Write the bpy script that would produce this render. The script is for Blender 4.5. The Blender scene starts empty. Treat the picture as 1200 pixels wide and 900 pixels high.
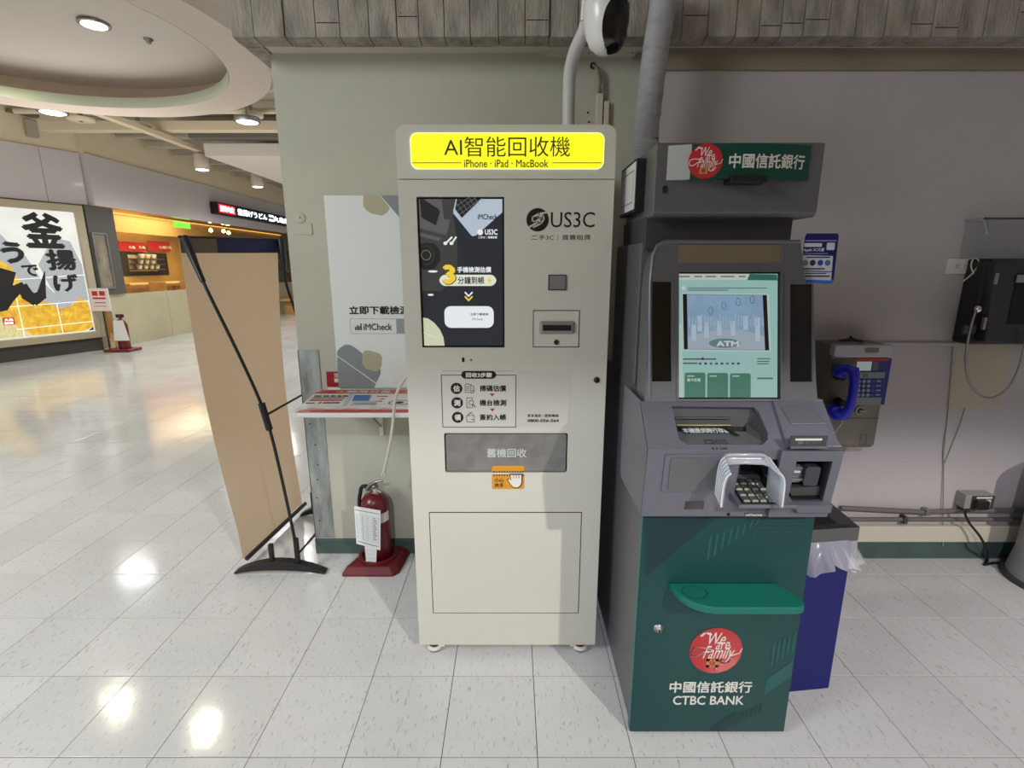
import bpy, bmesh, math, random
from mathutils import Vector, Matrix
random.seed(7)
sc = bpy.context.scene
COL = sc.collection

# ------------------------------------------------------------------ camera
FPX, TH, CAMH = 598.0, math.radians(13.0), 1.5
cam_d = bpy.data.cameras.new('camera')
cam_d.sensor_width = 36.0
cam_d.lens = 36.0 * FPX / 1200.0
cam_d.clip_start = 0.02
cam = bpy.data.objects.new('camera', cam_d)
COL.objects.link(cam)
cam.location = (0, 0, CAMH)
cam.rotation_euler = (math.radians(90) - TH, 0, 0)
sc.camera = cam
sc.view_settings.view_transform = 'Standard'
sc.view_settings.look = 'None'
sc.view_settings.gamma = 1.0
sc.view_settings.use_curve_mapping = False
sc.view_settings.exposure = 0.0

# ------------------------------------------------------------------ world and lights
W = bpy.data.worlds.new('world'); sc.world = W; W.use_nodes = True
W.node_tree.nodes['Background'].inputs[0].default_value = (0.80, 0.83, 0.83, 1)
W.node_tree.nodes['Background'].inputs[1].default_value = 0.65

def light(kind, loc, energy, col, size=0.1, aim=None, name='light', **kw):
    d = bpy.data.lights.new(name, kind); d.energy = energy; d.color = col
    if kind == 'AREA': d.size = size
    elif kind in ('POINT', 'SPOT'): d.shadow_soft_size = size
    for k, v in kw.items(): setattr(d, k, v)
    o = bpy.data.objects.new(name, d); COL.objects.link(o); o.location = loc
    if aim is not None:
        o.rotation_euler = (Vector(aim) - Vector(loc)).to_track_quat('-Z', 'Y').to_euler()
    return o
# lamps of the passage behind the photographer (small, far, high), then an added floor tint
light('SPOT', (2.7, -2.7, 3.45), 600, (1.0, 0.93, 0.82), 0.06, (0.3, 2.0, 0.6), 'warm_ceiling_lamp', spot_size=math.radians(100), spot_blend=0.8)
light('SPOT', (-0.6, -3.4, 3.75), 420, (0.86, 0.88, 1.0), 0.07, (0.7, 2.0, 0.5), 'cool_ceiling_lamp', spot_size=math.radians(100), spot_blend=0.8)
light('SPOT', (1.9, 0.4, 3.3), 34, (0.74, 0.66, 1.0), 0.3, (1.9, 1.5, 0.0), 'lavender_floor_fill', spot_size=math.radians(58), spot_blend=0.9)  # added spot that tints the right floor lavender, not a real fixture
# round downlights in the coffer, and one added warm spot
light('SPOT', (-3.2, 4.4, 3.20), 30, (1.0, 0.96, 0.70), 0.10, (-3.2, 4.4, 0), 'coffer_spot', spot_size=math.radians(150), spot_blend=0.6)
light('SPOT', (-4.35, 4.7, 3.20), 30, (1.0, 0.96, 0.70), 0.10, (-4.35, 4.7, 0), 'coffer_spot', spot_size=math.radians(150), spot_blend=0.6)
light('SPOT', (-2.25, 3.05, 3.2), 34, (1.0, 0.80, 0.50), 0.10, (-2.2, 3.1, 0), 'coffer_spot', spot_size=math.radians(150), spot_blend=0.6)  # added warm spot for the banner cloth, not a real downlight
# pendant lamps further along the mall
for p, e in (((-3.76, 7.9, 3.35), 240), ((-6.1, 7.4, 3.4), 45), ((-5.83, 10.3, 3.1), 110), ((-5.86, 12.6, 3.1), 110), ((-2.6, 13.5, 3.1), 110)):
    light('SPOT', p, e, (1.0, 0.985, 0.96), 0.22, (p[0], p[1], 0), 'mall_spot_lamp', spot_size=math.radians(160), spot_blend=0.5)
light('AREA', (-4.0, -1.0, 3.4), 150, (0.95, 0.98, 1.0), 1.6, (-3.4, 1.2, 0), 'mall_panel_lamp')
light('AREA', (-4.8, 6.2, 1.6), 30, (1.0, 0.95, 0.88), 2.5, (-4.6, 7.5, 4.0), 'ceiling_fill_light')  # added fill aimed up to brighten the ceiling, no fixture here
light('AREA', (-9.0, 14.0, 2.85), 110, (1.0, 0.80, 0.50), 2.2, (-9.4, 14.0, 0), 'restaurant_lamp')
light('AREA', (-9.0, 10.6, 2.85), 45, (1.0, 0.80, 0.50), 1.2, (-9.4, 10.6, 0), 'restaurant_lamp')

# ------------------------------------------------------------------ pixel rays (true planes only)
_c, _s = math.cos(TH), math.sin(TH)
def ray(px, py):
    x, y = px - 600.0, py - 450.0
    return Vector((x, FPX*_c - y*_s, -y*_c - FPX*_s))
EYE = Vector((0, 0, CAMH))
def at(px, py, Y):
    d = ray(px, py); return EYE + d*(Y/d.y)
def atz(px, py, z):
    d = ray(px, py); return EYE + d*((z-CAMH)/d.z)
def atx(px, py, X):
    d = ray(px, py); return EYE + d*(X/d.x)

class Pl:
    """a flat (or gently bowed) face: origin, right, up; its normal faces the viewer"""
    def __init__(s, o, u, v, bow=None):
        s.o = Vector(o); s.u = Vector(u).normalized(); s.v = Vector(v).normalized(); s.n = s.u.cross(s.v).normalized(); s.bow = bow
    def pt(s, u, v, w=0.0):
        if s.bow: w += s.bow[1]*(1-((u-s.bow[2])/s.bow[0])**2)
        return s.o + s.u*u + s.v*v + s.n*w
    def uv(s, px, py, w=0.0):
        d = ray(px, py); o = s.o + s.n*w
        t = (o-EYE).dot(s.n)/d.dot(s.n); q = EYE + d*t - s.o
        return (q.dot(s.u), q.dot(s.v))
    def rect(s, x0, y0, x1, y1):
        xm, ym = (x0+x1)/2, (y0+y1)/2
        return (s.uv(x0, ym)[0], s.uv(xm, y1)[1], s.uv(x1, ym)[0], s.uv(xm, y0)[1])
    def poly(s, pts): return [s.uv(*p) for p in pts]
def front(Y): return Pl((0, Y, 0), (1, 0, 0), (0, 0, 1))
def R4(r): return [(r[0], r[1]), (r[2], r[1]), (r[2], r[3]), (r[0], r[3])]
def rr(r, rad, n=5, corners=(1, 1, 1, 1)):
    u0, v0, u1, v1 = r; P = []
    for k, (cx, cy, a0) in enumerate(((u0, v0, 180), (u1, v0, 270), (u1, v1, 0), (u0, v1, 90))):
        q = rad if corners[k] else 0
        sx = 1 if k in (0, 3) else -1; sy = 1 if k in (0, 1) else -1
        if q <= 0: P.append((cx, cy)); continue
        for i in range(n+1):
            a = math.radians(a0 + 90*i/n)
            P.append((cx + sx*q + q*math.cos(a), cy + sy*q + q*math.sin(a)))
    return P
def circ(cu, cv, ru, rv=None, n=24):
    rv = rv or ru
    return [(cu+ru*math.cos(2*math.pi*i/n), cv+rv*math.sin(2*math.pi*i/n)) for i in range(n)]
def smooth(pts, n=4):
    out = []
    for i in range(len(pts)-1):
        p0, p1, p2, p3 = pts[max(i-1, 0)], pts[i], pts[i+1], pts[min(i+2, len(pts)-1)]
        for k in range(n):
            t = k/n; out.append(.5*((2*p1)+(p2-p0)*t+(2*p0-5*p1+4*p2-p3)*t*t+(3*p1-p0-3*p2+p3)*t**3))
    out.append(pts[-1]); return out
def sm2(pts, n=5): return [(p.x, p.y) for p in smooth([Vector((a, b)) for a, b in pts], n)]
def grow(r, g): return (r[0]-g, r[1]-g, r[2]+g, r[3]+g)

# ------------------------------------------------------------------ materials
def lin(c): c /= 255.0; return c/12.92 if c <= 0.04045 else ((c+0.055)/1.055)**2.4
MATS = {}
def M(name, rgb, rough=0.5, metal=0.0, emit=0.0, noise=None, bump=None, alpha=1.0, trans=0.0, spec=0.5, stretch=(1, 1, 1), coat=0.0, rgb2=None):
    if name in MATS: return MATS[name]
    m = bpy.data.materials.new(name); m.use_nodes = True; nt = m.node_tree; b = nt.nodes['Principled BSDF']
    col = tuple(lin(c) for c in rgb) + (1,)
    b.inputs['Base Color'].default_value = col if not emit else (0.01, 0.01, 0.01, 1)
    b.inputs['Roughness'].default_value = rough; b.inputs['Metallic'].default_value = metal
    b.inputs['Specular IOR Level'].default_value = spec; b.inputs['Coat Weight'].default_value = coat
    b.inputs['Alpha'].default_value = alpha; b.inputs['Transmission Weight'].default_value = trans
    if emit:
        b.inputs['Emission Color'].default_value = col; b.inputs['Emission Strength'].default_value = emit
    if noise or bump:
        g = nt.nodes.new('ShaderNodeNewGeometry'); mp = nt.nodes.new('ShaderNodeMapping'); mp.inputs['Scale'].default_value = stretch
        nt.links.new(g.outputs['Position'], mp.inputs[0])
    if noise:
        sc_, amt = noise
        t = nt.nodes.new('ShaderNodeTexNoise'); t.inputs['Scale'].default_value = sc_; t.inputs['Detail'].default_value = 5; t.inputs['Roughness'].default_value = 0.6
        nt.links.new(mp.outputs[0], t.inputs['Vector'])
        cr = nt.nodes.new('ShaderNodeValToRGB'); cr.color_ramp.elements[0].position = 0.3; cr.color_ramp.elements[1].position = 0.7
        lo = tuple(lin(c) for c in (rgb2 or tuple(c*(1-amt) for c in rgb))) + (1,)
        hi = tuple(min(1, x*(1+amt*0.6)) for x in col[:3]) + (1,)
        cr.color_ramp.elements[0].color = lo; cr.color_ramp.elements[1].color = hi
        nt.links.new(t.outputs['Fac'], cr.inputs[0])
        nt.links.new(cr.outputs[0], b.inputs['Emission Color' if emit else 'Base Color'])
    if bump:
        t2 = nt.nodes.new('ShaderNodeTexNoise'); t2.inputs['Scale'].default_value = bump[0]; t2.inputs['Detail'].default_value = 4
        nt.links.new(mp.outputs[0], t2.inputs['Vector'])
        bp = nt.nodes.new('ShaderNodeBump'); bp.inputs['Strength'].default_value = bump[1]; bp.inputs['Distance'].default_value = 0.01
        nt.links.new(t2.outputs['Fac'], bp.inputs['Height']); nt.links.new(bp.outputs[0], b.inputs['Normal'])
    MATS[name] = m; return m

def tile_material():
    m = bpy.data.materials.new('vinyl_tile'); m.use_nodes = True; nt = m.node_tree; N = nt.nodes; L = nt.links; b = N['Principled BSDF']
    g = N.new('ShaderNodeNewGeometry')
    # one tint per tile
    sub = N.new('ShaderNodeVectorMath'); sub.operation = 'SUBTRACT'; sub.inputs[1].default_value = (0.08, 1.296, 0)
    dv = N.new('ShaderNodeVectorMath'); dv.operation = 'DIVIDE'; dv.inputs[1].default_value = (0.301, 0.325, 10)
    fl = N.new('ShaderNodeVectorMath'); fl.operation = 'FLOOR'
    L.new(g.outputs['Position'], sub.inputs[0]); L.new(sub.outputs[0], dv.inputs[0]); L.new(dv.outputs[0], fl.inputs[0])
    wn = N.new('ShaderNodeTexWhiteNoise'); wn.noise_dimensions = '3D'; L.new(fl.outputs[0], wn.inputs['Vector'])
    # fine slanted flecks
    mp = N.new('ShaderNodeMapping'); mp.inputs['Rotation'].default_value = (0, 0, 0.35); mp.inputs['Scale'].default_value = (130, 34, 20)
    add = N.new('ShaderNodeVectorMath'); add.operation = 'ADD'
    L.new(g.outputs['Position'], add.inputs[0]); L.new(wn.outputs['Color'], add.inputs[1]); L.new(add.outputs[0], mp.inputs[0])
    t = N.new('ShaderNodeTexNoise'); t.inputs['Scale'].default_value = 1.0; t.inputs['Detail'].default_value = 3; L.new(mp.outputs[0], t.inputs['Vector'])
    cr = N.new('ShaderNodeValToRGB'); e = cr.color_ramp.elements
    e[0].position = 0.26; e[0].color = (0.40, 0.385, 0.36, 1); e[1].position = 0.40; e[1].color = (0.645, 0.648, 0.645, 1)
    L.new(t.outputs['Fac'], cr.inputs[0])
    # broad soiling
    t3 = N.new('ShaderNodeTexNoise'); t3.inputs['Scale'].default_value = 1.6; t3.inputs['Detail'].default_value = 5; L.new(g.outputs['Position'], t3.inputs['Vector'])
    mr = N.new('ShaderNodeMapRange'); mr.inputs['From Min'].default_value = 0.3; mr.inputs['From Max'].default_value = 0.7; mr.inputs['To Min'].default_value = 0.90; mr.inputs['To Max'].default_value = 1.04
    L.new(t3.outputs['Fac'], mr.inputs['Value'])
    mr2 = N.new('ShaderNodeMapRange'); mr2.inputs['To Min'].default_value = 0.95; mr2.inputs['To Max'].default_value = 1.03; L.new(wn.outputs['Value'], mr2.inputs['Value'])
    mu = N.new('ShaderNodeMath'); mu.operation = 'MULTIPLY'; L.new(mr.outputs[0], mu.inputs[0]); L.new(mr2.outputs[0], mu.inputs[1])
    mx = N.new('ShaderNodeVectorMath'); mx.operation = 'SCALE'; L.new(cr.outputs[0], mx.inputs[0]); L.new(mu.outputs[0], mx.inputs['Scale'])
    L.new(mx.outputs[0], b.inputs['Base Color'])
    b.inputs['Roughness'].default_value = 0.12; b.inputs['Specular IOR Level'].default_value = 0.42
    t4 = N.new('ShaderNodeTexNoise'); t4.inputs['Scale'].default_value = 9; t4.inputs['Detail'].default_value = 3; L.new(g.outputs['Position'], t4.inputs['Vector'])
    bp = N.new('ShaderNodeBump'); bp.inputs['Strength'].default_value = 0.07; bp.inputs['Distance'].default_value = 0.01
    L.new(t4.outputs['Fac'], bp.inputs['Height']); L.new(bp.outputs[0], b.inputs['Normal'])
    return m

def glass(name, tint=(1, 1, 1), rough=0.02, mixv=0.12):
    m = bpy.data.materials.new(name); m.use_nodes = True; nt = m.node_tree; N = nt.nodes; L = nt.links
    N.remove(N['Principled BSDF']); out = N['Material Output']
    tr = N.new('ShaderNodeBsdfTransparent'); tr.inputs[0].default_value = tint + (1,)
    gl = N.new('ShaderNodeBsdfGlossy'); gl.inputs['Roughness'].default_value = rough
    lw = N.new('ShaderNodeLayerWeight'); lw.inputs[0].default_value = 0.5; fr = N.new('ShaderNodeMath'); fr.operation = 'POWER'; fr.inputs[1].default_value = 5.0; L.new(lw.outputs['Facing'], fr.inputs[0])
    ad = N.new('ShaderNodeMath'); ad.operation = 'ADD'; ad.inputs[1].default_value = mixv; ad.use_clamp = True
    L.new(fr.outputs[0], ad.inputs[0])
    mx = N.new('ShaderNodeMixShader'); L.new(ad.outputs[0], mx.inputs[0]); L.new(tr.outputs[0], mx.inputs[1]); L.new(gl.outputs[0], mx.inputs[2])
    L.new(mx.outputs[0], out.inputs[0]); MATS[name] = m; return m

# ------------------------------------------------------------------ mesh building
_txt = {}
def text_geo(s, shear=0.0, res=3):
    k = (s, shear)
    if k in _txt: return _txt[k]
    cu = bpy.data.curves.new('tmp', 'FONT'); cu.body = s; cu.shear = shear; cu.resolution_u = res; cu.fill_mode = 'BOTH'
    o = bpy.data.objects.new('tmp', cu); me = bpy.data.meshes.new_from_object(o)
    v = [(q.co.x, q.co.y) for q in me.vertices]; f = [tuple(p.vertices) for p in me.polygons]
    bpy.data.meshes.remove(me); bpy.data.objects.remove(o); bpy.data.curves.remove(cu)
    _txt[k] = (v, f); return _txt[k]

class MB:
    def __init__(s): s.v = []; s.f = []; s.mi = []; s.mats = []; s.sm = []
    def add(s, verts, faces, mat, smooth=False):
        if mat not in s.mats: s.mats.append(mat)
        k = s.mats.index(mat); n = len(s.v)
        s.v += [tuple(q) for q in verts]
        for f in faces: s.f.append(tuple(i+n for i in f)); s.mi.append(k); s.sm.append(smooth)
        return s
    def flat(s, P, poly, w, mat): return s.add([P.pt(u, v, w) for u, v in poly], [tuple(range(len(poly)))], mat)
    def prism(s, P, poly, w0, w1, mat, caps=True):
        n = len(poly); V = [P.pt(u, v, w0) for u, v in poly] + [P.pt(u, v, w1) for u, v in poly]
        F = [(i, (i+1) % n, n+(i+1) % n, n+i) for i in range(n)]
        if caps: F += [tuple(range(n))[::-1], tuple(range(n, 2*n))]
        return s.add(V, F, mat)
    def pyr(s, P, poly, w0, poly2, w1, mat, cap0=True):
        n = len(poly); V = [P.pt(u, v, w0) for u, v in poly] + [P.pt(u, v, w1) for u, v in poly2]
        F = [(i, (i+1) % n, n+(i+1) % n, n+i) for i in range(n)] + [tuple(range(n, 2*n))]
        if cap0: F.append(tuple(range(n))[::-1])
        return s.add(V, F, mat)
    def strip(s, P, u0, u1, v0, v1, w0, w1, mat, n=16):      # bowed plate
        for i in range(n):
            a, b = u0+(u1-u0)*i/n, u0+(u1-u0)*(i+1)/n
            s.add([P.pt(a, v0, w1), P.pt(b, v0, w1), P.pt(b, v1, w1), P.pt(a, v1, w1), P.pt(a, v0, w0), P.pt(b, v0, w0), P.pt(b, v1, w0), P.pt(a, v1, w0)],
                  [(0, 1, 2, 3), (7, 6, 5, 4), (0, 4, 5, 1), (3, 2, 6, 7)] + ([(0, 3, 7, 4)] if i == 0 else []) + ([(1, 5, 6, 2)] if i == n-1 else []), mat)
        return s
    def holed(s, P, outer, holes, w0, w1, mat):
        cu = bpy.data.curves.new('tmp', 'CURVE'); cu.dimensions = '2D'; cu.fill_mode = 'BOTH'; cu.extrude = abs(w1-w0)/2
        for loop in [outer]+list(holes):
            sp = cu.splines.new('POLY'); sp.points.add(len(loop)-1); sp.use_cyclic_u = True
            for i, (u, v) in enumerate(loop): sp.points[i].co = (u, v, 0, 1)
        o = bpy.data.objects.new('tmp', cu); me = bpy.data.meshes.new_from_object(o)
        wm = (w0+w1)/2
        s.add([P.pt(q.co.x, q.co.y, wm+q.co.z) for q in me.vertices], [tuple(p.vertices) for p in me.polygons], mat)
        bpy.data.meshes.remove(me); bpy.data.objects.remove(o); bpy.data.curves.remove(cu); return s
    def ring(s, P, outer, inner, w0, w1, mat):               # same vertex count
        n = len(outer); V = []
        for L, w in ((outer, w1), (inner, w1), (inner, w0), (outer, w0)): V += [P.pt(u, v, w) for u, v in L]
        F = []
        for k in range(4):
            a, b = k*n, ((k+1) % 4)*n
            F += [(a+i, a+(i+1) % n, b+(i+1) % n, b+i) for i in range(n)]
        return s.add(V, F, mat)
    def box(s, a, b, mat):
        x0, y0, z0 = a; x1, y1, z1 = b
        return s.add([(x0, y0, z0), (x1, y0, z0), (x1, y1, z0), (x0, y1, z0), (x0, y0, z1), (x1, y0, z1), (x1, y1, z1), (x0, y1, z1)],
                     [(0, 3, 2, 1), (4, 5, 6, 7), (0, 1, 5, 4), (1, 2, 6, 5), (2, 3, 7, 6), (3, 0, 4, 7)], mat)
    def xprism(s, prof, x0, x1, mat):                        # profile of (Y, z)
        n = len(prof); V = [(x0, y, z) for y, z in prof]+[(x1, y, z) for y, z in prof]
        return s.add(V, [(i, (i+1) % n, n+(i+1) % n, n+i) for i in range(n)]+[tuple(range(n))[::-1], tuple(range(n, 2*n))], mat)
    def tube(s, pts, r, mat, n=10, cap=True):
        pts = [Vector(p) for p in pts]; V = []; F = []; m = len(pts); up = Vector((0, 0, 1)); prev = None
        for i, p in enumerate(pts):
            t = ((pts[min(i+1, m-1)]-pts[max(i-1, 0)])).normalized()
            if prev is None:
                a = t.cross(up if abs(t.z) < 0.9 else Vector((1, 0, 0))).normalized()
            else:
                a = (prev - t*prev.dot(t)).normalized()
            prev = a; b = t.cross(a); ri = r[i] if isinstance(r, (list, tuple)) else r
            V += [p + a*(ri*math.cos(2*math.pi*k/n)) + b*(ri*math.sin(2*math.pi*k/n)) for k in range(n)]
        for i in range(m-1): F += [(i*n+k, i*n+(k+1) % n, (i+1)*n+(k+1) % n, (i+1)*n+k) for k in range(n)]
        s.add(V, F, mat, True)
        if cap: s.add([V[k] for k in range(n)], [tuple(range(n))[::-1]], mat); s.add(V[-n:], [tuple(range(n))], mat)
        return s
    def lathe(s, o, prof, mat, ax=(0, 0, 1), n=24, smooth=True, caps=True):
        ax = Vector(ax).normalized(); a = ax.cross(Vector((0, 0, 1)) if abs(ax.z) < 0.9 else Vector((1, 0, 0))).normalized(); b = ax.cross(a); o = Vector(o)
        V = []; F = []
        for r, h in prof: V += [o + ax*h + a*(r*math.cos(2*math.pi*k/n)) + b*(r*math.sin(2*math.pi*k/n)) for k in range(n)]
        for i in range(len(prof)-1): F += [(i*n+k, i*n+(k+1) % n, (i+1)*n+(k+1) % n, (i+1)*n+k) for k in range(n)]
        s.add(V, F, mat, smooth)
        if caps and prof[0][0] > 1e-5: s.add(V[:n], [tuple(range(n))[::-1]], mat)
        if caps and prof[-1][0] > 1e-5: s.add(V[-n:], [tuple(range(n))], mat)
        return s
    def text(s, P, body, r, w, mat, bold=0.0, shear=0.0, keep=False, flip=False):
        """fit the lettering into the rectangle r=(u0,v0,u1,v1) of face P"""
        v, f = text_geo(body, shear)
        x0 = min(q[0] for q in v); x1 = max(q[0] for q in v); y0 = min(q[1] for q in v); y1 = max(q[1] for q in v)
        su, sv = (r[2]-r[0])/(x1-x0), (r[3]-r[1])/(y1-y0)
        if keep: su = sv = min(su, sv)
        cu, cv, cx, cy = (r[0]+r[2])/2, (r[1]+r[3])/2, (x0+x1)/2, (y0+y1)/2
        bd = abs(bold)*1.1
        if bd > 0.012: x_ = (x1-x0)/2; su *= x_/(x_+bd); y_ = (y1-y0)/2; sv *= y_/(y_+bd)
        for k, (dx, dy) in enumerate(((0, 0),) if bd <= 0.012 else ((-bd, 0), (bd, 0), (0, bd), (0, -bd))):
            s.add([P.pt(cu+(x-cx+dx)*su*(-1 if flip else 1), cv+(y-cy+dy)*sv, w+k*0.00007) for x, y in v], f, mat)
        return s
    def line(s, P, pts, wd, w, mat, closed=False):
        """a printed stroke along uv points"""
        n = len(pts); m = n if closed else n-1
        for i in range(m):
            a, b = Vector(pts[i]), Vector(pts[(i+1) % n]); t = (b-a)
            if t.length < 1e-7: continue
            t.normalize(); q = Vector((-t.y, t.x))*wd/2; e = t*wd/2*0.9
            s.flat(P, [tuple(a-e-q), tuple(b+e-q), tuple(b+e+q), tuple(a-e+q)], w, mat)
        return s
    def build(s, name, parent=None, bev=0.0, seg=2, loc=None, shade=None):
        V = [Vector(q) for q in s.v]
        if parent is not None: off = Vector(parent['_o']) if '_o' in parent else Vector((0, 0, 0))
        elif loc is not None: off = Vector(loc)
        else:
            xs = [q.x for q in V]; ys = [q.y for q in V]; zs = [q.z for q in V]
            off = Vector(((min(xs)+max(xs))/2, (min(ys)+max(ys))/2, min(zs)))
        me = bpy.data.meshes.new(name); me.from_pydata([tuple(q-off) for q in V], [], s.f)
        for m in s.mats: me.materials.append(m)
        me.polygons.foreach_set('material_index', s.mi); me.polygons.foreach_set('use_smooth', s.sm)
        bm = bmesh.new(); bm.from_mesh(me)
        if bev: bmesh.ops.remove_doubles(bm, verts=bm.verts, dist=1e-5)
        bmesh.ops.recalc_face_normals(bm, faces=bm.faces); bm.to_mesh(me); bm.free()
        o = bpy.data.objects.new(name, me); COL.objects.link(o)
        if parent is not None: o.parent = parent
        else: o.location = off
        o['_o'] = tuple(off)
        if bev:
            md = o.modifiers.new('bevel', 'BEVEL'); md.width = bev; md.segments = seg; md.limit_method = 'ANGLE'; md.angle_limit = math.radians(35)
        return o
def thing(name, label, cat, loc, group=None):
    o = bpy.data.objects.new(name, None); COL.objects.link(o); o.location = loc; o.empty_display_size = 0.1
    o['_o'] = tuple(loc); o['label'] = label; o['category'] = cat
    if group: o['group'] = group
    return o
def tag(o, label, cat, group=None):
    o['label'] = label; o['category'] = cat
    if group: o['group'] = group
    return o
def struct(o): o['kind'] = 'structure'; return o
def plain(o, label): o['label'] = label; return o
def copy_thing(root, delta):
    def cp(o, par):
        c = o.copy(); COL.objects.link(c)
        if par is not None: c.parent = par
        for ch in list(o.children): cp(ch, c)
        return c
    r = cp(root, None); r.location = Vector(root.location)+Vector(delta)
    r['_o'] = tuple(Vector(root['_o'])+Vector(delta)); return r
# ================================================================== SETTING
m_tile = tile_material()
m_grout = M('grout', (88, 84, 78), 0.9)
m_wall = M('painted_wall', (184, 184, 168), 0.65, noise=(1.3, 0.06), bump=(25, 0.05))
m_wall_r = M('painted_wall_right', (182, 177, 178), 0.65, noise=(1.3, 0.05), bump=(25, 0.05))
m_band = M('brown_band', (138, 128, 110), 0.7, noise=(4, 0.08), stretch=(1, 1, 4))
m_skirt = M('green_skirting', (72, 92, 88), 0.5, noise=(6, 0.15))
m_board = M('board_marked_concrete', (162, 155, 144), 0.9, noise=(7, 0.24), bump=(40, 0.5), stretch=(2.5, 2, 0.8))
m_cream = M('cream_paint', (200, 194, 180), 0.7)
m_guard = M('galvanised_guard', (158, 164, 162), 0.5, 0.35, noise=(9, 0.35), stretch=(2, 1, 0.6), rgb2=(116, 118, 114))
m_steel = M('steel', (150, 150, 150), 0.35, 0.9)
m_white = M('white_plaster', (226, 220, 212), 0.7)
m_black = M('black_plastic', (22, 22, 24), 0.45)
m_dark = M('dark_void', (10, 10, 10), 0.8)
m_ceil = M('concrete_slab', (196, 188, 170), 0.85, noise=(3, 0.2), stretch=(0.6, 4, 1))

# floor with its vinyl tiles
TX, TY, X0, Y0 = 0.301, 0.325, 0.08, 1.296
fb = MB().box((-12.5, -5, -0.06), (3.6, 24, -0.0035), m_grout)
floor = struct(fb.build('floor', loc=(0, 0, 0)))
cells = []
for i in range(-42, 12):
    for j in range(-20, 70):
        x, y = X0+i*TX, Y0+j*TY
        if x < -12.4 or y > 23.6: continue
        cx, cy = x+TX/2, y+TY/2
        d = math.hypot(cx, cy-0.0)
        vis = cy > 1.0 and abs(cx) < 1.05*cy+0.45 and cy < 2.6 + (9 if cx < -0.9 else 0)
        cells.append((0 if vis else 1, d, cx, cy))
cells.sort()
g = 0.0012
tm = MB(); hx, hy = TX/2-g, TY/2-0.0021
tm.add([(-hx, -hy, -0.0035), (hx, -hy, -0.0035), (hx, hy, -0.0035), (-hx, hy, -0.0035), (-hx, -hy, -0.0004), (hx, -hy, -0.0004), (hx, hy, -0.0004), (-hx, hy, -0.0004),
        (-hx+.0006, -hy+.0006, 0), (hx-.0006, -hy+.0006, 0), (hx-.0006, hy-.0006, 0), (-hx+.0006, hy-.0006, 0)],
       [(0, 1, 5, 4), (1, 2, 6, 5), (2, 3, 7, 6), (3, 0, 4, 7), (4, 5, 9, 8), (5, 6, 10, 9), (6, 7, 11, 10), (7, 4, 8, 11), (8, 9, 10, 11)], m_tile)
t0 = tm.build('floor_tile', floor)
first = True
for n, (a, d, cx, cy) in enumerate(cells[:290]):
    o = t0 if n == 0 else t0.copy()
    if n: COL.objects.link(o)
    o.location = (cx, cy, 0)
rest = MB()
for a, d, cx, cy in cells[290:]:
    rest.box((cx-hx, cy-hy, -0.0035), (cx+hx, cy+hy, 0), m_tile)
o = rest.build('floor_tile', floor); o['kind'] = 'stuff'

# walls
YL, YR = 2.47, 2.425
XC = -1.045                                     # left corner of the pier
XS = at(752, 100, YL).x
w = MB().box((XC, YL, 0), (XS, YL+0.38, 2.41), m_wall)
wall_back = struct(w.build('wall_back', loc=(0, YL, 0)))
w = MB().box((XS, YR, 0), (3.6, YR+0.42, 2.9), m_wall_r)
w.box((XS, YR-0.012, at(1000, 83, YR).z), (3.6, YR, 2.41), m_band)
wall_right_part = struct(w.build('wall_back_right', loc=(0, YR, 0)))
# skirting
sk = MB().box((XC-0.004, YL-0.012, 0), (XS, YL, 0.085), m_skirt); sk.box((XC-0.006, YL, 0), (XC, YL+0.38, 0.085), m_skirt)
struct(sk.build('baseboard_back', loc=(0, YL, 0), bev=0.003))
sk = MB().box((XS, YR-0.014, 0), (3.6, YR, at(1100, 632, YR).z), m_skirt)
struct(sk.build('baseboard_right', loc=(0, YR, 0), bev=0.003))
lg = MB().box((XS, YR-0.03, at(1100, 632, YR).z), (3.6, YR, at(1100, 617, YR-.03).z), m_cream)
struct(lg.build('trim_1', loc=(0, YR, 0), bev=0.004))
# galvanised corner guard of the pier
zt = at(368, 410, YL).z
g_ = MB().box((XC-0.003, YL-0.004, 0.09), (XC+0.098, YL, zt), m_guard); g_.box((XC-0.004, YL-0.004, 0.09), (XC, YL+0.1, zt), m_guard)
for k in range(7):
    z = 0.2+k*0.11+random.uniform(-.03, .03); g_.lathe((XC+0.02+random.uniform(0, .05), YL-0.0035, z), [(0.004, 0), (0.0035, 0.002), (0, 0.0025)], m_dark, (0, -1, 0), 8)
struct(g_.build('trim_2', loc=(XC, YL, 0)))
# round plate and small box outline on the pier
P = front(YL)
q = MB(); u, v = P.uv(352, 255); q.lathe(P.pt(u, v, -0.001), [(0.024, 0), (0.024, 0.003), (0.020, 0.004), (0, 0.004)], m_wall, (0, -1, 0), 20)
q.lathe(P.pt(u, v, 0.003), [(0.003, 0), (0, 0.002)], m_dark, (0, -1, 0), 8)
tag(q.build('cover_plate'), 'small round painted cover plate near the left edge of the pier', 'cover plate')
q = MB(); q.prism(P, R4(P.rect(344, 262, 366, 275)), -0.001, 0.004, m_wall); tag(q.build('junction_box', bev=0.001), 'small rectangular painted box below the round plate on the pier', 'junction box')

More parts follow.
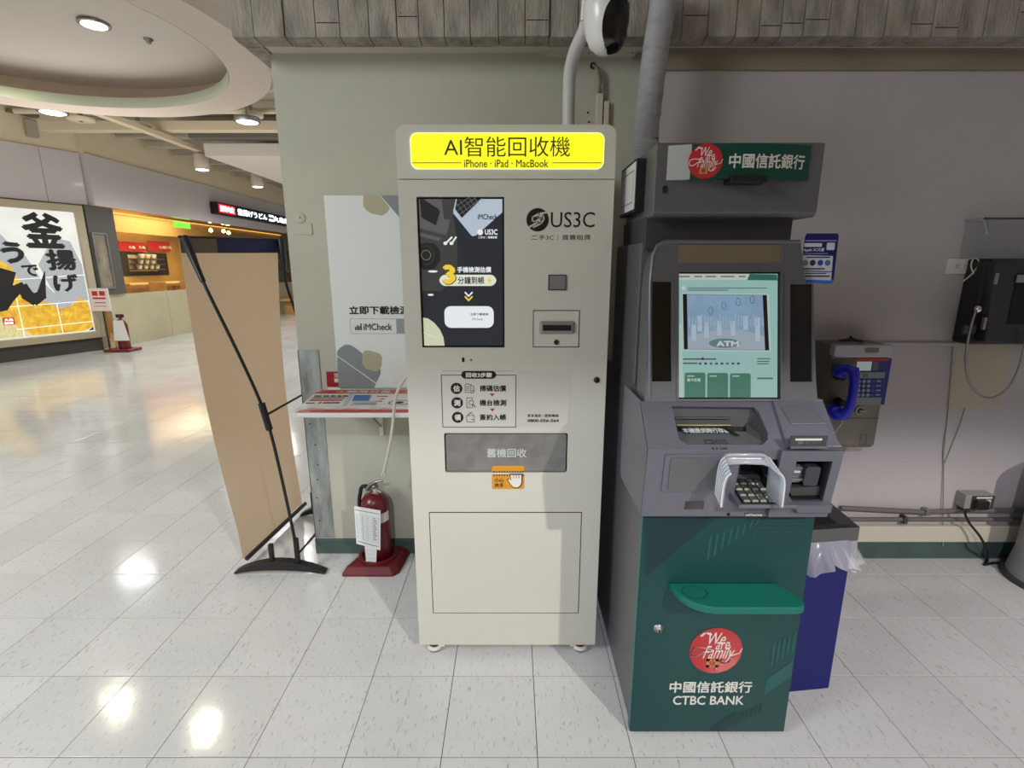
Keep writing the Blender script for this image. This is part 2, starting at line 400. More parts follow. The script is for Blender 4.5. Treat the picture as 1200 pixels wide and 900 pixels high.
# concrete beam over the wall, one object per formwork board
BY, BZ = 2.30, at(272, 39, 2.30).z-0.012
XB = at(270, 30, BY).x
cb = MB().box((XB+0.004, BY+0.05, BZ+0.01), (3.6, YL+0.5, 3.1), m_cream)
cb.box((XB+0.085, BY+0.09, BZ+0.002), (3.6, YL+0.45, BZ+0.02), m_cream)
beam = struct(cb.build('trim_3', loc=(0, BY, 0)))
beam.name = 'ceiling_beam'
x = XB; k = 0
while x < 3.5:
    wd = random.uniform(0.085, 0.125); pr = random.uniform(-0.004, 0.006)
    sp = 0.0025
    b_ = MB(); y0 = BY-pr
    b_.xprism([(y0, BZ), (y0+0.035, BZ-0.004), (y0+0.09, BZ-0.004), (y0+0.09, BZ+0.6), (y0, BZ+0.6)][::-1], x+sp/2, x+wd-sp/2, m_board)
    if random.random() < .28:
        zz = BZ+random.uniform(.03, .09); b_.box((x+.004, y0-.002, zz), (x+wd-.004, y0+.01, zz+.003), m_dark)
        for dx in (.015, wd-.02): b_.box((x+dx, y0-.0015, zz+.012), (x+dx+.004, y0+.01, zz+.016), m_dark)
    b_.build('formwork_board', beam, bev=0.002, seg=1)
    x += wd; k += 1
for yy in (0.10, 0.23, 0.36, 0.49):
    b_ = MB().box((XB+0.003, BY+yy, BZ-0.004), (XB+0.083, BY+yy+0.127, BZ+0.6), m_board); b_.build('formwork_board', beam, bev=0.002, seg=1)
# metal bracket strip under the beam by the camera
br = MB(); P = front(YL-0.02); br.prism(P, P.poly([(640, 65), (743, 66), (758, 47), (640, 44)]), -0.02, 0.0, m_cream)
for px in (690, 741): u, v = P.uv(px, 62); br.lathe(P.pt(u, v, 0), [(0.003, 0), (0, 0.002)], m_dark, (0, -1, 0), 8)
tag(br.build('metal_bracket'), 'painted flat bracket plate under the beam behind the security camera', 'bracket')

# a deep beam and end wall behind the photographer (casts the shade on the upper wall)
bb = MB().box((-1.3, -1.30, 2.66), (3.6, -1.05, 4.2), m_cream); struct(bb.build('ceiling_beam_rear', loc=(0, -1.2, 0)))
wr = MB().box((3.6, -5, 0), (3.8, 3.3, 4.2), m_wall_r); struct(wr.build('wall_right', loc=(3.7, 0, 0)))
wr = MB().box((-4.5, -5.2, 0), (3.8, -5.0, 4.2), M('far_wall', (176, 150, 112), 0.7)); struct(wr.build('wall_rear', loc=(0, -5.1, 0)))
ce = MB().box((-1.1, -5.2, 4.2), (3.8, 3.3, 4.3), m_ceil); struct(ce.build('ceiling_near', loc=(0, 0, 4.2)))

# ------------------------------------------------------------------ mall ceiling
ZC = 3.98
cl = MB().box((-12.5, -5, ZC), (-1.1, 24, ZC+0.1), m_ceil); ceiling = struct(cl.build('ceiling', loc=(-5, 5, ZC)))
for k in range(11):
    y = 6.9+k*0.85
    b_ = MB().box((-7.4, y, ZC-0.13), (-1.1, y+0.16, ZC), m_ceil); b_.build('ceiling_rib', ceiling, bev=0.01, seg=1)
# round coffer
CX, CY, CR, CI, CZ = -3.66, 3.93, 1.83, 1.52, 3.0
q = at(150, 136, 5.7)
m_cof = M('coffer_white', (222, 206, 192), 0.75); m_dome = M('coffer_dome', (214, 205, 196), 0.75); m_lip = M('coffer_lip', (222, 232, 214), 0.7)  # greenish light on the lip is put into its colour
n = 72
cf = MB()
rim = [(CR, CZ+0.5), (CR, CZ)]
V = []; F = []
prof = [(CR, CZ+0.95), (CR, CZ), (CI, CZ), (CI, CZ+0.09), (CI+0.03, CZ+0.09), (CI+0.22, CZ+0.10), (CI+0.24, CZ+0.26)]
cf.lathe((CX, CY, 0), prof, m_cof, n=n, smooth=False)
cf.f = [f for f in cf.f if len(f) == 4]; cf.mi = cf.mi[:len(cf.f)]; cf.sm = cf.sm[:len(cf.f)]
coffer = struct(cf.build('ceiling_coffer', loc=(CX, CY, CZ)))
lp = MB(); lp.lathe((CX, CY, 0), [(CI-0.004, CZ+0.0), (CI-0.004, CZ+0.09), (CI+0.002, CZ+.09), (CI+.002, CZ)], m_lip, n=n)
lp.f = [f for f in lp.f if len(f) == 4]; lp.mi = lp.mi[:len(lp.f)]; lp.sm = lp.sm[:len(lp.f)]
lp.build('coffer_lip', coffer)
dm = MB(); dm.lathe((CX, CY, 0), [(CI+0.25, CZ+0.24), (CI+0.12, CZ+0.275), (1.2, CZ+0.30), (0.6, CZ+0.33), (0.0, CZ+0.34)], m_dome, n=n, caps=False); dm.build('coffer_dome', coffer)
# downlights: the one in view, one beside it
m_lamp = M('lamp_white', (255, 243, 190), emit=12.0); m_lampc = M('lamp_cool', (215, 235, 255), emit=10.0)
def downlight(c, lab, cool=False, r=0.085, grp=None):
    t = thing('downlight', lab, 'ceiling light', c, grp)
    MB().lathe(c, [(r+0.022, 0.0), (r+0.022, -0.008), (r, -0.012), (r, 0.004)], m_steel).build('trim_ring', t)
    MB().lathe((c[0], c[1], c[2]-0.010), [(r, 0), (r*0.98, -0.003), (0, -0.004)], m_lampc if cool else m_lamp).build('diffuser', t)
    return t
c = atz(110, 28, CZ+0.315)
downlight(tuple(c), 'bright round downlight in the dome of the coffer')
downlight((c.x-1.15, c.y+0.25, CZ+0.315), 'round downlight in the coffer, just outside the left edge of the frame')
c = atz(174, 47, CZ+0.30)
tag(MB().lathe((c.x, c.y, c.z+0.02), [(0.035, 0), (0.035, -0.02), (0.018, -0.03), (0.018, -0.045), (0, -0.045)], m_steel).build('sprinkler'), 'small sprinkler head in the coffer beside the downlight', 'sprinkler')

# big round mall lamps and discs on the slab
m_disc = M('disc_cream', (224, 208, 180), 0.6)
def disc(px, py, z, lab, r=0.17):
    c = atz(px, py, z); t = thing('ceiling_speaker', lab, 'speaker', tuple(c), 'round cream speakers under the slab')
    MB().lathe(tuple(c), [(r, 0.03), (r, 0.0), (r*.9, -0.012), (0, -0.014)], m_disc, n=32).build('disc', t)
    MB().box((c.x-.02, c.y-.02, c.z+.02), (c.x+.02, c.y+.02, ZC), m_steel).build('stem', t)
    MB().box((c.x-.012, c.y-.02, c.z-.022), (c.x+.012, c.y+.02, c.z-.012), m_black).build('clip', t)
disc(95, 141, 3.55, 'round cream speaker disc just left under the coffer rim')
disc(162, 147, 3.55, 'round cream speaker disc second from left under the coffer rim')
disc(294, 136, 3.60, 'round cream speaker disc right by the pier, above the lamp')
for (px, py, z, lab) in ((62, 132, 3.45, 'flat bluish round lamp under the coffer rim at the left'), (290, 143, 3.45, 'flat bluish round lamp under the speaker disc by the pier')):
    c = atz(px, py, z); t = thing('surface_lamp', lab, 'ceiling light', tuple(c), 'round mall lamps')
    MB().lathe(tuple(c), [(0.16, 0.06), (0.17, 0.0), (0.14, -0.005), (0.14, .01)], m_steel, n=28).build('housing', t)
    MB().lathe((c.x, c.y, c.z-0.003), [(0.138, 0), (0.1, -0.012), (0, -0.016)], m_lampc, n=28).build('diffuser', t)
    MB().tube([(c.x, c.y, c.z+.05), (c.x, c.y, ZC)], 0.012, m_steel).build('stem', t)
for (px, py, z, lab) in ((237, 199, 3.15, 'white cylinder spotlight hanging left of the white soffit box'), (302, 219, 3.15, 'white cylinder spotlight hanging in front of the restaurant sign')):
    c = atz(px, py, z); t = thing('cylinder_spotlight', lab, 'spotlight', tuple(c), 'hanging cylinder spotlights')
    MB().lathe(tuple(c), [(0.11, 0.0), (0.12, 0.05), (0.115, 0.24), (0.05, 0.27), (0.02, 0.28)], m_cof, n=24).build('housing', t)
    MB().lathe((c.x, c.y, c.z-.002), [(0.10, 0), (0.06, -0.012), (0, -0.014)], m_lampc, n=24).build('lens', t)
    MB().tube([(c.x, c.y, c.z+.27), (c.x, c.y, 3.45)], 0.012, m_steel).build('stem', t)
# lighting track (runs along the mall) and cross members
ct_ = atz(270, 209, 3.15); tr = MB().box((ct_.x-.06, 7.0, 3.43), (ct_.x+.06, 21, 3.50), m_disc); tag(tr.build('lighting_track', bev=.004), 'long cream lighting track carrying the hanging cylinder spotlights', 'track')
tr = MB().box((-7.3, 8.55, 3.55), (-1.2, 8.75, 3.68), m_disc); tag(tr.build('cable_tray', bev=.004), 'cream cable tray crossing under the slab, nearest the coffer', 'cable tray', )
tr = MB().box((-5.3, 9.05, 3.55), (-1.2, 9.25, 3.66), M('grey_duct', (120, 116, 110), 0.6)); tag(tr.build('duct'), 'grey duct crossing the ceiling above the white soffit box', 'duct')
tr = MB().tube([(-7.3, 8.2, 3.72), (-1.2, 8.2, 3.72)], 0.04, m_disc); tag(tr.build('ceiling_pipe'), 'thin cream pipe crossing the ceiling above the cable tray', 'pipe')
c = atz(240, 183, 3.30)
sb = MB().box((c.x, c.y, 3.30), (-1.1, 21, 3.50), m_white); struct(sb.build('ceiling_soffit', loc=(c.x, c.y, 3.3), bev=.005))

we = MB().box((-12.5, 24, 0), (3.6, 24.2, 4.2), m_white); struct(we.build('wall_end', loc=(-5, 24, 0)))
# ------------------------------------------------------------------ mall left side
XG = -7.5
PG = Pl((XG, 0, 0), (0, 1, 0), (0, 0, 1))
A = Vector((-8.28, 8.123, 0)); Bv = Vector((-7.60, 9.60, 0)); du = (Bv-A).normalized()
PA = Pl(A, du, (0, 0, 1))
m_fascia = M('glossy_fascia', (214, 206, 206), 0.12, coat=0.3)
m_beige = M('beige_wall', (232, 216, 186), 0.6)
m_beige2 = M('panel_metal', (150, 140, 112), 0.35, 0.3, noise=(1.5, .1))
# angled left wall (behind the light box) and straight wall parts, upper band
uw = MB(); uw.prism(PA, R4((-3.2, 3.42, (Bv-A).length, ZC)), -0.2, 0.0, m_beige); uw.prism(PA, R4((-3.2, 0, (Bv-A).length, 2.62)), -0.2, -0.01, m_beige2)
wall_left = struct(uw.build('wall_left', loc=(XG, 10, 0)))
wall_far = struct(MB().prism(PG, R4((9.6, 3.42, 24, ZC)), -0.2, 0.0, m_beige).build('wall_left_mall', loc=(XG, 14, 3.4)))
L_ = (Bv-A).length
for a, b in ((-3.2, -1.2), (-1.2, 1.05), (1.05, L_)):
    MB().prism(PA, R4((a+.003, 2.56, b-.003, 3.42)), -0.12, 0.05, m_fascia).build('fascia_panel', wall_left, bev=.004, seg=1)
for a, b in ((9.6, 12.05), (12.05, 15.0), (15.0, 18.0), (18.0, 21.0), (21, 24)):
    MB().prism(PG, R4((a+.003, 2.56, b-.003, 3.42)), -0.12, 0.05, m_fascia).build('fascia_panel', wall_far, bev=.004, seg=1)
# security camera on the beige band
c = atx(34, 150, XG-.6) if False else PA.pt(*PA.uv(34, 150), 0)
t = thing('wall_bracket', 'grey perforated bracket on the beige band above the light box', 'bracket', tuple(c))
MB().prism(PA, R4(PA.rect(28, 141, 42, 161)), 0, 0.08, M('bracket_grey', (176, 166, 150), .6)).build('box', t, bev=.01)
MB().prism(PA, R4(PA.rect(6, 131, 42, 135)), 0, 0.10, M('bracket_brown', (120, 106, 84), .6)).build('arm', t, bev=.01)

# light box
m_lb = M('lightbox_paper', (236, 236, 226), emit=1.05, noise=(2.5, 0.05))
m_lbg = M('lightbox_grey', (186, 190, 192), emit=0.95, noise=(30, 0.10), stretch=(1, 1, 4))
m_lbd = M('lightbox_gold', (244, 196, 60), emit=0.95, noise=(11, 0.3), rgb2=(214, 150, 20))
m_lbl = M('lightbox_straw', (236, 224, 158), emit=0.95, noise=(14, 0.12), stretch=(3, 3, 1))
m_lbn = M('lightbox_navy', (70, 78, 110), emit=0.6)
m_ink = M('ink_black', (18, 16, 14), 0.5)
m_red = M('print_red', (196, 40, 46), 0.5)
m_lbr = M('lightbox_red', (200, 60, 60), emit=0.8)
m_lbw = M('lightbox_white_line', (255, 250, 230), emit=1.3)
m_frame = M('lightbox_frame', (176, 164, 138), 0.4, 0.2)
u1, vt = PA.uv(94.5, 239, .28); u1b, vb = PA.uv(127.5, 407, .28)
ur = (u1+u1b)/2; ul = -2.6; vt = 2.52; vb = 0.24
lb = thing('light_box', 'large backlit restaurant poster box with black brush lettering over golden heaps', 'light box', tuple(PA.pt((ul+ur)/2, 0, 0.1)))
ou = (ul, vb, ur, vt); inn = grow(ou, -0.12); PA0 = PA; 
MB().ring(PA, R4(ou), R4(inn), 0.0, 0.28, m_frame).build('frame', lb, bev=.01)
MB().prism(PA, R4((ul, 0, ur-.02, vb)), 0.0, 0.2, M('plinth_dark', (66, 62, 56), 0.6)).build('plinth', lb)
MB().prism(PA, R4(inn), 0.10, 0.22, m_lb).build('diffuser', lb)
PA = Pl(PA0.pt(0, 0, 0.222), du, (0, 0, 1)); W0 = 0.0
pr = MB()
def lbp(pts): return PA.poly(pts)
def clampu(poly): return [(min(max(u, inn[0]+.01), inn[2]-.02), min(max(v, inn[1]+.02), inn[3]-.02)) for u, v in poly]
pr.flat(PA, clampu(lbp([(-60, 285), (0, 274), (16, 290), (30, 300), (50, 330), (62, 342), (80, 352), (100, 375), (60, 400), (-60, 400)])), W0, m_lbg)
pr.flat(PA, clampu(lbp([(62, 278), (82, 283), (110, 310), (116, 352), (95, 350), (78, 360), (58, 335), (45, 310)])), W0+.001, m_lbg)
pr.flat(PA, clampu(lbp([(-50, 330), (-20, 300), (0, 305), (12, 312), (30, 340), (42, 352), (60, 355), (50, 395), (-60, 400)])), W0+.002, m_lbd)
pr.flat(PA, clampu(lbp([(28, 372), (40, 360), (58, 356), (72, 362), (84, 358), (92, 349), (102, 352), (109, 362), (114, 382), (100, 390), (34, 394)])), W0+.003, m_lbd)
pr.flat(PA, clampu(lbp([(-60, 370), (-10, 365), (2, 372), (24, 384), (40, 394), (117, 392), (120, 402), (-60, 425)])), W0+.004, m_lbl)
pr.flat(PA, clampu(lbp([(104, 389), (114, 382), (117, 391), (106, 391)])), W0+.005, m_lbn)
for a, b in (((12, 318), (30, 400)), ((66, 355), (76, 402)), ((-30, 330), (-20, 410))): pr.line(PA, clampu(lbp([a, b])), 0.012, W0+.006, m_lbw)
for a, b in (((-60, 333), (110, 322)), ((-60, 365), (116, 352)), ((20, 386), (116, 376))): pr.line(PA, clampu(lbp([a, b])), 0.010, W0+.006, m_lbw)
pr.build('printed_picture', lb)
tx = MB()
tx.text(PA, '釜', PA.rect(25, 249, 74, 291), W0+.008, m_ink, 0.035)
tx.text(PA, '揚', PA.rect(53, 292, 89, 317), W0+.008, m_ink, 0.04)
tx.text(PA, 'げ', PA.rect(62, 321, 92, 342), W0+.008, m_ink, 0.035)
tx.text(PA, 'う', PA.rect(0, 283, 28, 309), W0+.008, m_ink, 0.05)
tx.text(PA, 'で', PA.rect(25, 310, 45, 324), W0+.008, m_ink, 0.035)
def brush(pts, ws):
    for k in range(len(pts)-1):
        a, b = Vector(pts[k]), Vector(pts[k+1]); t = (b-a).normalized(); nn = Vector((-t.y, t.x))
        a2, b2 = a-t*ws[k]*.25, b+t*ws[k+1]*.25
        tx.flat(PA, [tuple(a2-nn*ws[k]/2), tuple(b2-nn*ws[k+1]/2), tuple(b2+nn*ws[k+1]/2), tuple(a2+nn*ws[k]/2)], W0+.009+k*.0003, m_ink)
brush(PA.poly([(8, 320), (4, 334), (-2, 346), (-6, 360), (4, 359), (10, 350), (18, 340), (26, 337), (32, 346), (40, 351), (48, 346), (52, 318)]), [.20, .22, .22, .17, .13, .13, .15, .16, .17, .18, .14, .01])
tx.build('lettering', lb)
MB().prism(PA, rr(PA.rect(3, 372, 17, 381), .02), W0+.004, W0+.008, m_lbr).text(PA, '丸亀', PA.rect(4.5, 373, 15.5, 376.3), W0+.009, m_lbw, .04).text(PA, '製麺', PA.rect(4.5, 377, 15.5, 380.3), W0+.009, m_lbw, .04).build('seal', lb)

PA = PA0
# shop front: lower metal panels, glass, mullions
m_gl = glass('shop_glass', (0.97, 0.95, 0.88), 0.02, 0.05)
m_low = M('frosted_panel', (186, 178, 146), 0.16, 0.0, noise=(0.8, .08), coat=.3)
yb = 9.62
wallw = thing('shop_front', 'glazed restaurant front with frosted lower panels along the mall', 'shop front', (XG, 14, 0))
for k, (a, b) in enumerate(((yb, 11.25), (11.25, 12.9), (12.9, 14.6), (14.6, 16.3), (16.3, 18.0), (18.0, 20.0), (20.0, 22.0))):
    MB().prism(PG, R4((a+.006, 0.0, b-.006, 0.98)), -0.05, 0.0, m_low).build('lower_panel', wallw, bev=.004, seg=1)
    MB().flat(PG, R4((a+.004, 0.98, b-.004, 2.56)), -0.02, m_gl).build('glass_pane', wallw)
# dark framed panel between the light box and the glass
m_gry = M('dark_grey_panel', (82, 80, 74), 0.45)
t = thing('framed_panel', 'tall dark grey panel with a framed picture beside the light box', 'panel', tuple(PG.pt(9.9, .9, 0.03)))
r0 = (9.36, 0.99, PG.uv(138, 300)[0], PG.uv(120, 243)[1])
MB().prism(PG, R4(r0), 0.0, 0.05, m_gry).build('board', t, bev=.006)
r1 = PG.rect(108, 273, 126, 339)
MB().ring(PG, R4(r1), R4(grow(r1, -.035)), 0.05, 0.08, m_steel).build('picture_frame', t)
MB().prism(PG, R4(grow(r1, -.035)), 0.05, 0.06, M('picture_dark', (74, 66, 56), 0.3, noise=(6, .5), stretch=(1, 1, .4), rgb2=(150, 140, 120))).build('picture', t)
# restaurant interior
m_in = M('restaurant_wall', (226, 186, 100), 0.7, noise=(2, .08)); m_wood = M('restaurant_wood', (196, 148, 84), 0.5, noise=(5, .15))
XK = -10.2
PK = Pl((XK, 0, 0), (0, 1, 0), (0, 0, 1))
rw = MB().prism(PK, R4((8.4, 0, 24, 3.2)), -0.2, 0, m_in); rw.box((XK, 24, 0), (XG, 24.2, 3.4), m_in); rw.box((XK, 8.3, 0), (-8.3, 8.45, 3.4), m_in)
struct(rw.build('wall_restaurant', loc=(XK, 14, 0)))
rc = MB().box((XK, 9.8, 2.95), (XG-.2, 24, 3.05), m_in); struct(rc.build('ceiling_restaurant', loc=(XK, 14, 3)))
t = thing('kitchen_hatch', 'restaurant kitchen opening with a dark frame and pale shelves behind the glass', 'kitchen hatch', (XK, 13.5, 1.0))
r = PK.rect(134, 296, 196, 323)
MB().prism(PK, R4(r), 0.0, 0.02, M('kitchen_dark', (44, 36, 26), 0.7)).build('back_panel', t)
r2 = PK.rect(150, 299, 183, 318); MB().prism(PK, R4(r2), 0.02, 0.03, M('kitchen_pale', (214, 204, 160), 0.6, noise=(8, .3))).build('tiled_panel', t)
for k in range(3):
    vv = r2[1]+(r2[3]-r2[1])*(.08+.32*k); MB().box((XK+.03, PK.o.y+r2[0], vv), (XK+.25, r2[2], vv+.03), m_steel).build('shelf', t)
for k in range(10):
    uu = r2[0]+.2+k*(r2[2]-r2[0]-.4)/9; vv = r2[1]+(r2[3]-r2[1])*(.08+.32*(k % 3))+.03
    tag(MB().lathe((XK+.14, uu, vv), [(.05, 0), (.07, .05), (.08, .12), (0, .12)], M('crock', (232, 226, 206), .4), n=10).build('crock'), 'pale bowl stack on the restaurant kitchen shelves', 'bowl', 'bowls on the kitchen shelves')
t = thing('noren_curtain', 'short red curtain with white lettering above the restaurant kitchen hatch', 'curtain', (XK, 13.5, 2))
for (a, b) in ((122, 167), (169, 196)):
    r = PK.rect(a, 283, b, 294); nn = 26; V = []; F = []
    for i in range(nn+1):
        u = r[0]+(r[2]-r[0])*i/nn; w_ = 0.10+0.03*math.sin(i*1.9)
        V += [PK.pt(u, r[3], w_), PK.pt(u, r[1], w_+.01*math.sin(i))]
    F = [(2*i, 2*i+2, 2*i+3, 2*i+1) for i in range(nn)]
    q = MB().add(V, F, M('noren_red', (206, 36, 30), 0.8)); q.build('cloth_panel', t)
    q = MB()
    for cx in ((144, 156) if a < 150 else (180, 187)): q.text(PK, '丸亀', PK.rect(cx, 288, cx+8, 291.5), .15, M('noren_white', (240, 230, 220), .8), .03)
    q.build('lettering', t)
t = thing('service_counter', 'long wooden restaurant counter below the kitchen hatch', 'counter', (XK+.7, 14, 0))
MB().box((XK+.45, 11.2, 0), (XK+.95, 20, 1.02), m_wood).build('front', t); MB().box((XK+.4, 11.1, 1.02), (XK+1.02, 20.1, 1.08), M('counter_top', (230, 200, 140), .4)).build('top', t, bev=.01)
def chair(x, y, lab):
    t = thing('restaurant_stool', lab, 'stool', (x, y, 0), 'restaurant stools')
    MB().box((x-.2, y-.2, .60), (x+.2, y+.2, .66), m_wood).build('seat', t, bev=.01)
    MB().box((x-.2, y+.17, .66), (x+.2, y+.2, 1.14), m_wood).build('backrest', t, bev=.01)
    for sx in (-.18, .16):
        for sy in (-.18, .16): MB().box((x+sx, y+sy, 0), (x+sx+.03, y+sy+.03, .6), m_wood).build('leg', t)
for k in range(5): chair(-8.35, 10.9+k*1.15, 'wooden stool at the restaurant table rail behind the glass')
t = thing('high_table', 'long wooden restaurant table behind the glass front', 'table', (-8.8, 13.5, 0))
MB().box((-9.0, 10.6, 1.02), (-8.6, 16.2, 1.08), m_wood).build('top', t)
for y in (10.8, 13.5, 16.0): MB().box((-8.84, y, 0), (-8.76, y+.08, 1.02), m_wood).build('leg', t)
# warm valance band with hidden light, green sign and little lamps
m_warm = M('warm_glow', (255, 196, 90), emit=1.5)
t = thing('light_valance', 'glowing yellow valance band along the top of the restaurant', 'valance', (-9.4, 14, 2.5))
r = PK.rect(120, 259, 230, 281)
MB().box((XK+.5, 9.6, 2.32), (XK+.56, 22, 2.74), M('valance_gold', (206, 172, 104), .6, noise=(30, .15))).build('band', t)
MB().box((XK+.57, 9.6, 2.745), (XK+.62, 22, 2.765), m_warm).build('light_strip', t)
r = PG.rect(226, 261, 247, 266)
tag(MB().prism(Pl((-8.2, 0, 0), (0, 1, 0), (0, 0, 1)), R4((12.9, 2.42, 13.5, 2.56)), 0, .05, M('green_sign', (120, 220, 60), emit=1.6)).build('exit_sign'), 'small glowing green sign hanging above the banner inside the restaurant', 'sign')
for k, (px, py) in enumerate(((247, 270), (268, 273), (262, 271))):
    c = atx(px, py, -8.4); t = thing('pendant_bulb', 'small glowing bulb behind the glass above the banner top', 'lamp', tuple(c), 'restaurant bulbs')
    MB().lathe(tuple(c), [(0.0, -.05), (.04, -.03), (.05, 0), (.03, .04), (.015, .06)], M('bulb', (255, 226, 150), emit=18), n=12).build('bulb', t)
    MB().tube([(c.x, c.y, c.z+.05), (c.x, c.y, 2.95)], .006, m_black, 6).build('cord', t)
# second shop stretch seen between the banner and the pier: shelves
t = thing('display_shelf', 'tall display shelving behind glass, seen between the banner and the pier', 'shelf', (-8.3, 18.5, 0))
MB().box((-8.9, 16.5, 0), (-8.85, 21.5, 2.4), M('shelf_back', (150, 150, 130), .6, noise=(4, .3))).build('back_panel', t)
for z in (0.9, 1.3, 1.7, 2.1): MB().box((-8.85, 16.5, z), (-8.5, 21.5, z+.03), m_wood).build('shelf_board', t)
for k in range(24):
    y = 16.7+k*.2; z = random.choice((0.93, 1.33, 1.73)); h = random.uniform(.15, .33)
    tag(MB().box((-8.78, y, z), (-8.62, y+.13, z+h), M('goods_%d' % (k % 4), ((210, 210, 200), (110, 130, 90), (160, 90, 60), (90, 90, 100))[k % 4], .5)).build('boxed_goods'), 'small boxed item on the far display shelving', 'box', 'goods on the display shelving')
bn = thing('wooden_bench', 'low wooden bench in front of the far shop, seen right of the banner', 'bench', (-7.0, 18, 0))
MB().box((-7.3, 16.2, .42), (-6.9, 20.5, .50), m_wood).build('seat', bn, bev=.01)
for y in (16.4, 18.3, 20.2): MB().box((-7.25, y, 0), (-6.95, y+.1, .42), m_wood).build('leg', bn)

# restaurant sign on the fascia
sg = thing('restaurant_sign', 'black fascia sign with glowing white lettering, its first two characters on red', 'sign', tuple(PG.pt(16, 2.8, .2)))
PS = Pl((XG+.225, 0, 0), (0, 1, 0), (0, 0, 1))
u0 = PS.uv(254.5, 244)[0]; u1 = 20.2; v1 = PS.uv(256, 236.5)[1]; v0 = PS.uv(256, 250.5)[1]
MB().prism(PG, R4((u0, v0, u1, v1)), 0.05, 0.22, m_black).build('sign_box', sg, bev=.01)
m_sgw = M('sign_white', (225, 240, 255), emit=3.0); m_sgr = M('sign_red', (230, 30, 50), emit=1.4)
ue = PS.uv(275.5, 245)[0]; hh = v1-v0
MB().prism(PG, R4((u0+.08, v0+.04, ue, v1-.04)), 0.22, 0.225, m_sgr).build('red_panel', sg)
q = MB(); q.text(PG, '讃岐', (u0+.12, v0+.07, ue-.05, v1-.07), .229, m_sgw, .03)
u2 = PS.uv(313, 255)[0]; q.text(PG, '釜揚げうどん', (ue+.10, v0+.06, u2, v1-.06), .229, m_sgw, .03)
u3 = PG.uv(336, 262)[0]; q.text(PG, '丸亀製麺', (PS.uv(320, 255)[0], v0+.06, PS.uv(320, 255)[0]+(PS.uv(336, 262)[0]-PS.uv(320, 255)[0])*4/2.4, v1-.06), .229, m_sgw, .03)
for dv in (-.06, .06): q.flat(PG, R4((u2+.12, (v0+v1)/2+dv-.03, u2+.42, (v0+v1)/2+dv+.03)), .229, m_sgw)
q.build('lettering', sg)

# far extinguisher and its sign by the shop front
m_exr = M('extinguisher_red', (104, 12, 20), 0.35, coat=.3)
def small_stand():
    c = EYE+ray(137, 411)*(-CAMH/ray(137, 411).z); c.z = 0
    t = thing('floor_sign', 'small white and red notice on a thin post beside the light box', 'sign', (c.x-.1, c.y, 0))
    MB().tube([(c.x-.12, c.y, 0.02), (c.x-.12, c.y, .98)], .012, m_black, 8).build('post', t)
    P = Pl((c.x-.12, c.y-.02, 0), (1, 0, 0), (0, 0, 1))
    MB().prism(P, R4((-.17, .72, .17, 1.12)), 0, .012, M('notice_white', (232, 222, 220), .5)).build('board', t)
    MB().flat(P, R4((-.12, .99, -.02, 1.07)), .014, m_red).flat(P, R4((.01, .99, .11, 1.07)), .014, m_red).flat(P, R4((-.12, .93, .11, .96)), .014, m_red).flat(P, R4((-.10, .86, .10, .875)), .014, m_red).flat(P, R4((-.12, .80, .10, .81)), .014, m_red).build('red_print', t)
    MB().lathe((c.x-.12, c.y, 0), [(.10, 0), (.10, .015), (.02, .03)], m_black, n=16).build('foot', t)
    t = thing('fire_extinguisher', 'far small fire extinguisher with paper tag beside the light box', 'extinguisher', (c.x+.1, c.y, 0))
    MB().box((c.x-.08, c.y-.2, 0), (c.x+.36, c.y+.15, .05), m_exr).build('base', t, bev=.01)
    MB().lathe((c.x+.16, c.y, .05), [(.09, 0), (.095, .05), (.095, .42), (.06, .50), (.025, .53), (.025, .6)], m_exr, n=18).build('cylinder', t)
    MB().box((c.x+.10, c.y-.02, .60), (c.x+.22, c.y+.02, .66), m_black).build('valve_handle', t)
    MB().prism(Pl((c.x+.2, c.y-.11, 0), (1, .1, 0), (0, 0, 1)), [(-.12, .2), (.14, .2), (.08, .56), (-.08, .56)], 0, .006, M('paper', (226, 226, 222), .6)).build('paper_tag', t)
small_stand()
# ================================================================== RECYCLING KIOSK
KY = 1.735
PKi = front(KY)
m_kio = M('kiosk_white', (204, 203, 192), 0.42, noise=(0.9, .03), bump=(60, .02))
m_blk = M('gloss_black', (10, 10, 12), 0.12, coat=.3)
m_print = M('print_black', (16, 16, 16), 0.5)
kx0, kx1 = -0.366, 0.328
kz0, kz1 = 0.041, at(594, 146, KY).z
zs = at(594, 210, KY).z
ki = thing('recycling_kiosk', 'tall off-white device recycling kiosk with a glowing yellow header sign', 'kiosk', ((kx0+kx1)/2, KY+.3, 0))
cab = MB(); o_ = rr((kx0, kz0, kx1, kz1), .03, corners=(0, 0, 1, 1)); cab.prism(PKi, o_, -.60, -.02, m_kio)
cab.build('cabinet', ki, bev=.003)
sign_r = PKi.rect(481, 155.5, 708, 198.5)
hp = MB(); hp.holed(PKi, rr((kx0, zs+.001, kx1, kz1), .03, corners=(0, 0, 1, 1)), [rr(sign_r, .022)[::-1]], -.02, 0, m_kio)
hp.build('header_panel', ki)
scr = PKi.rect(490.5, 230.5, 590, 407.5); scr = (PKi.uv(490.5, 300)[0], scr[1], PKi.uv(591, 300)[0], scr[3])
hat = PKi.rect(521, 507.5, 665, 554)
fp = MB(); fp.holed(PKi, R4((kx0, kz0, kx1, zs-.0015)), [R4(scr)[::-1], rr(hat, .008)[::-1]], -.02, 0, m_kio)
fp.build('front_panel', ki)
m_yel = M('sign_yellow', (250, 246, 28), emit=1.05); m_yline = M('sign_olive', (96, 90, 20), emit=.12); m_yedge = M('sign_edge', (255, 255, 200), emit=1.1)
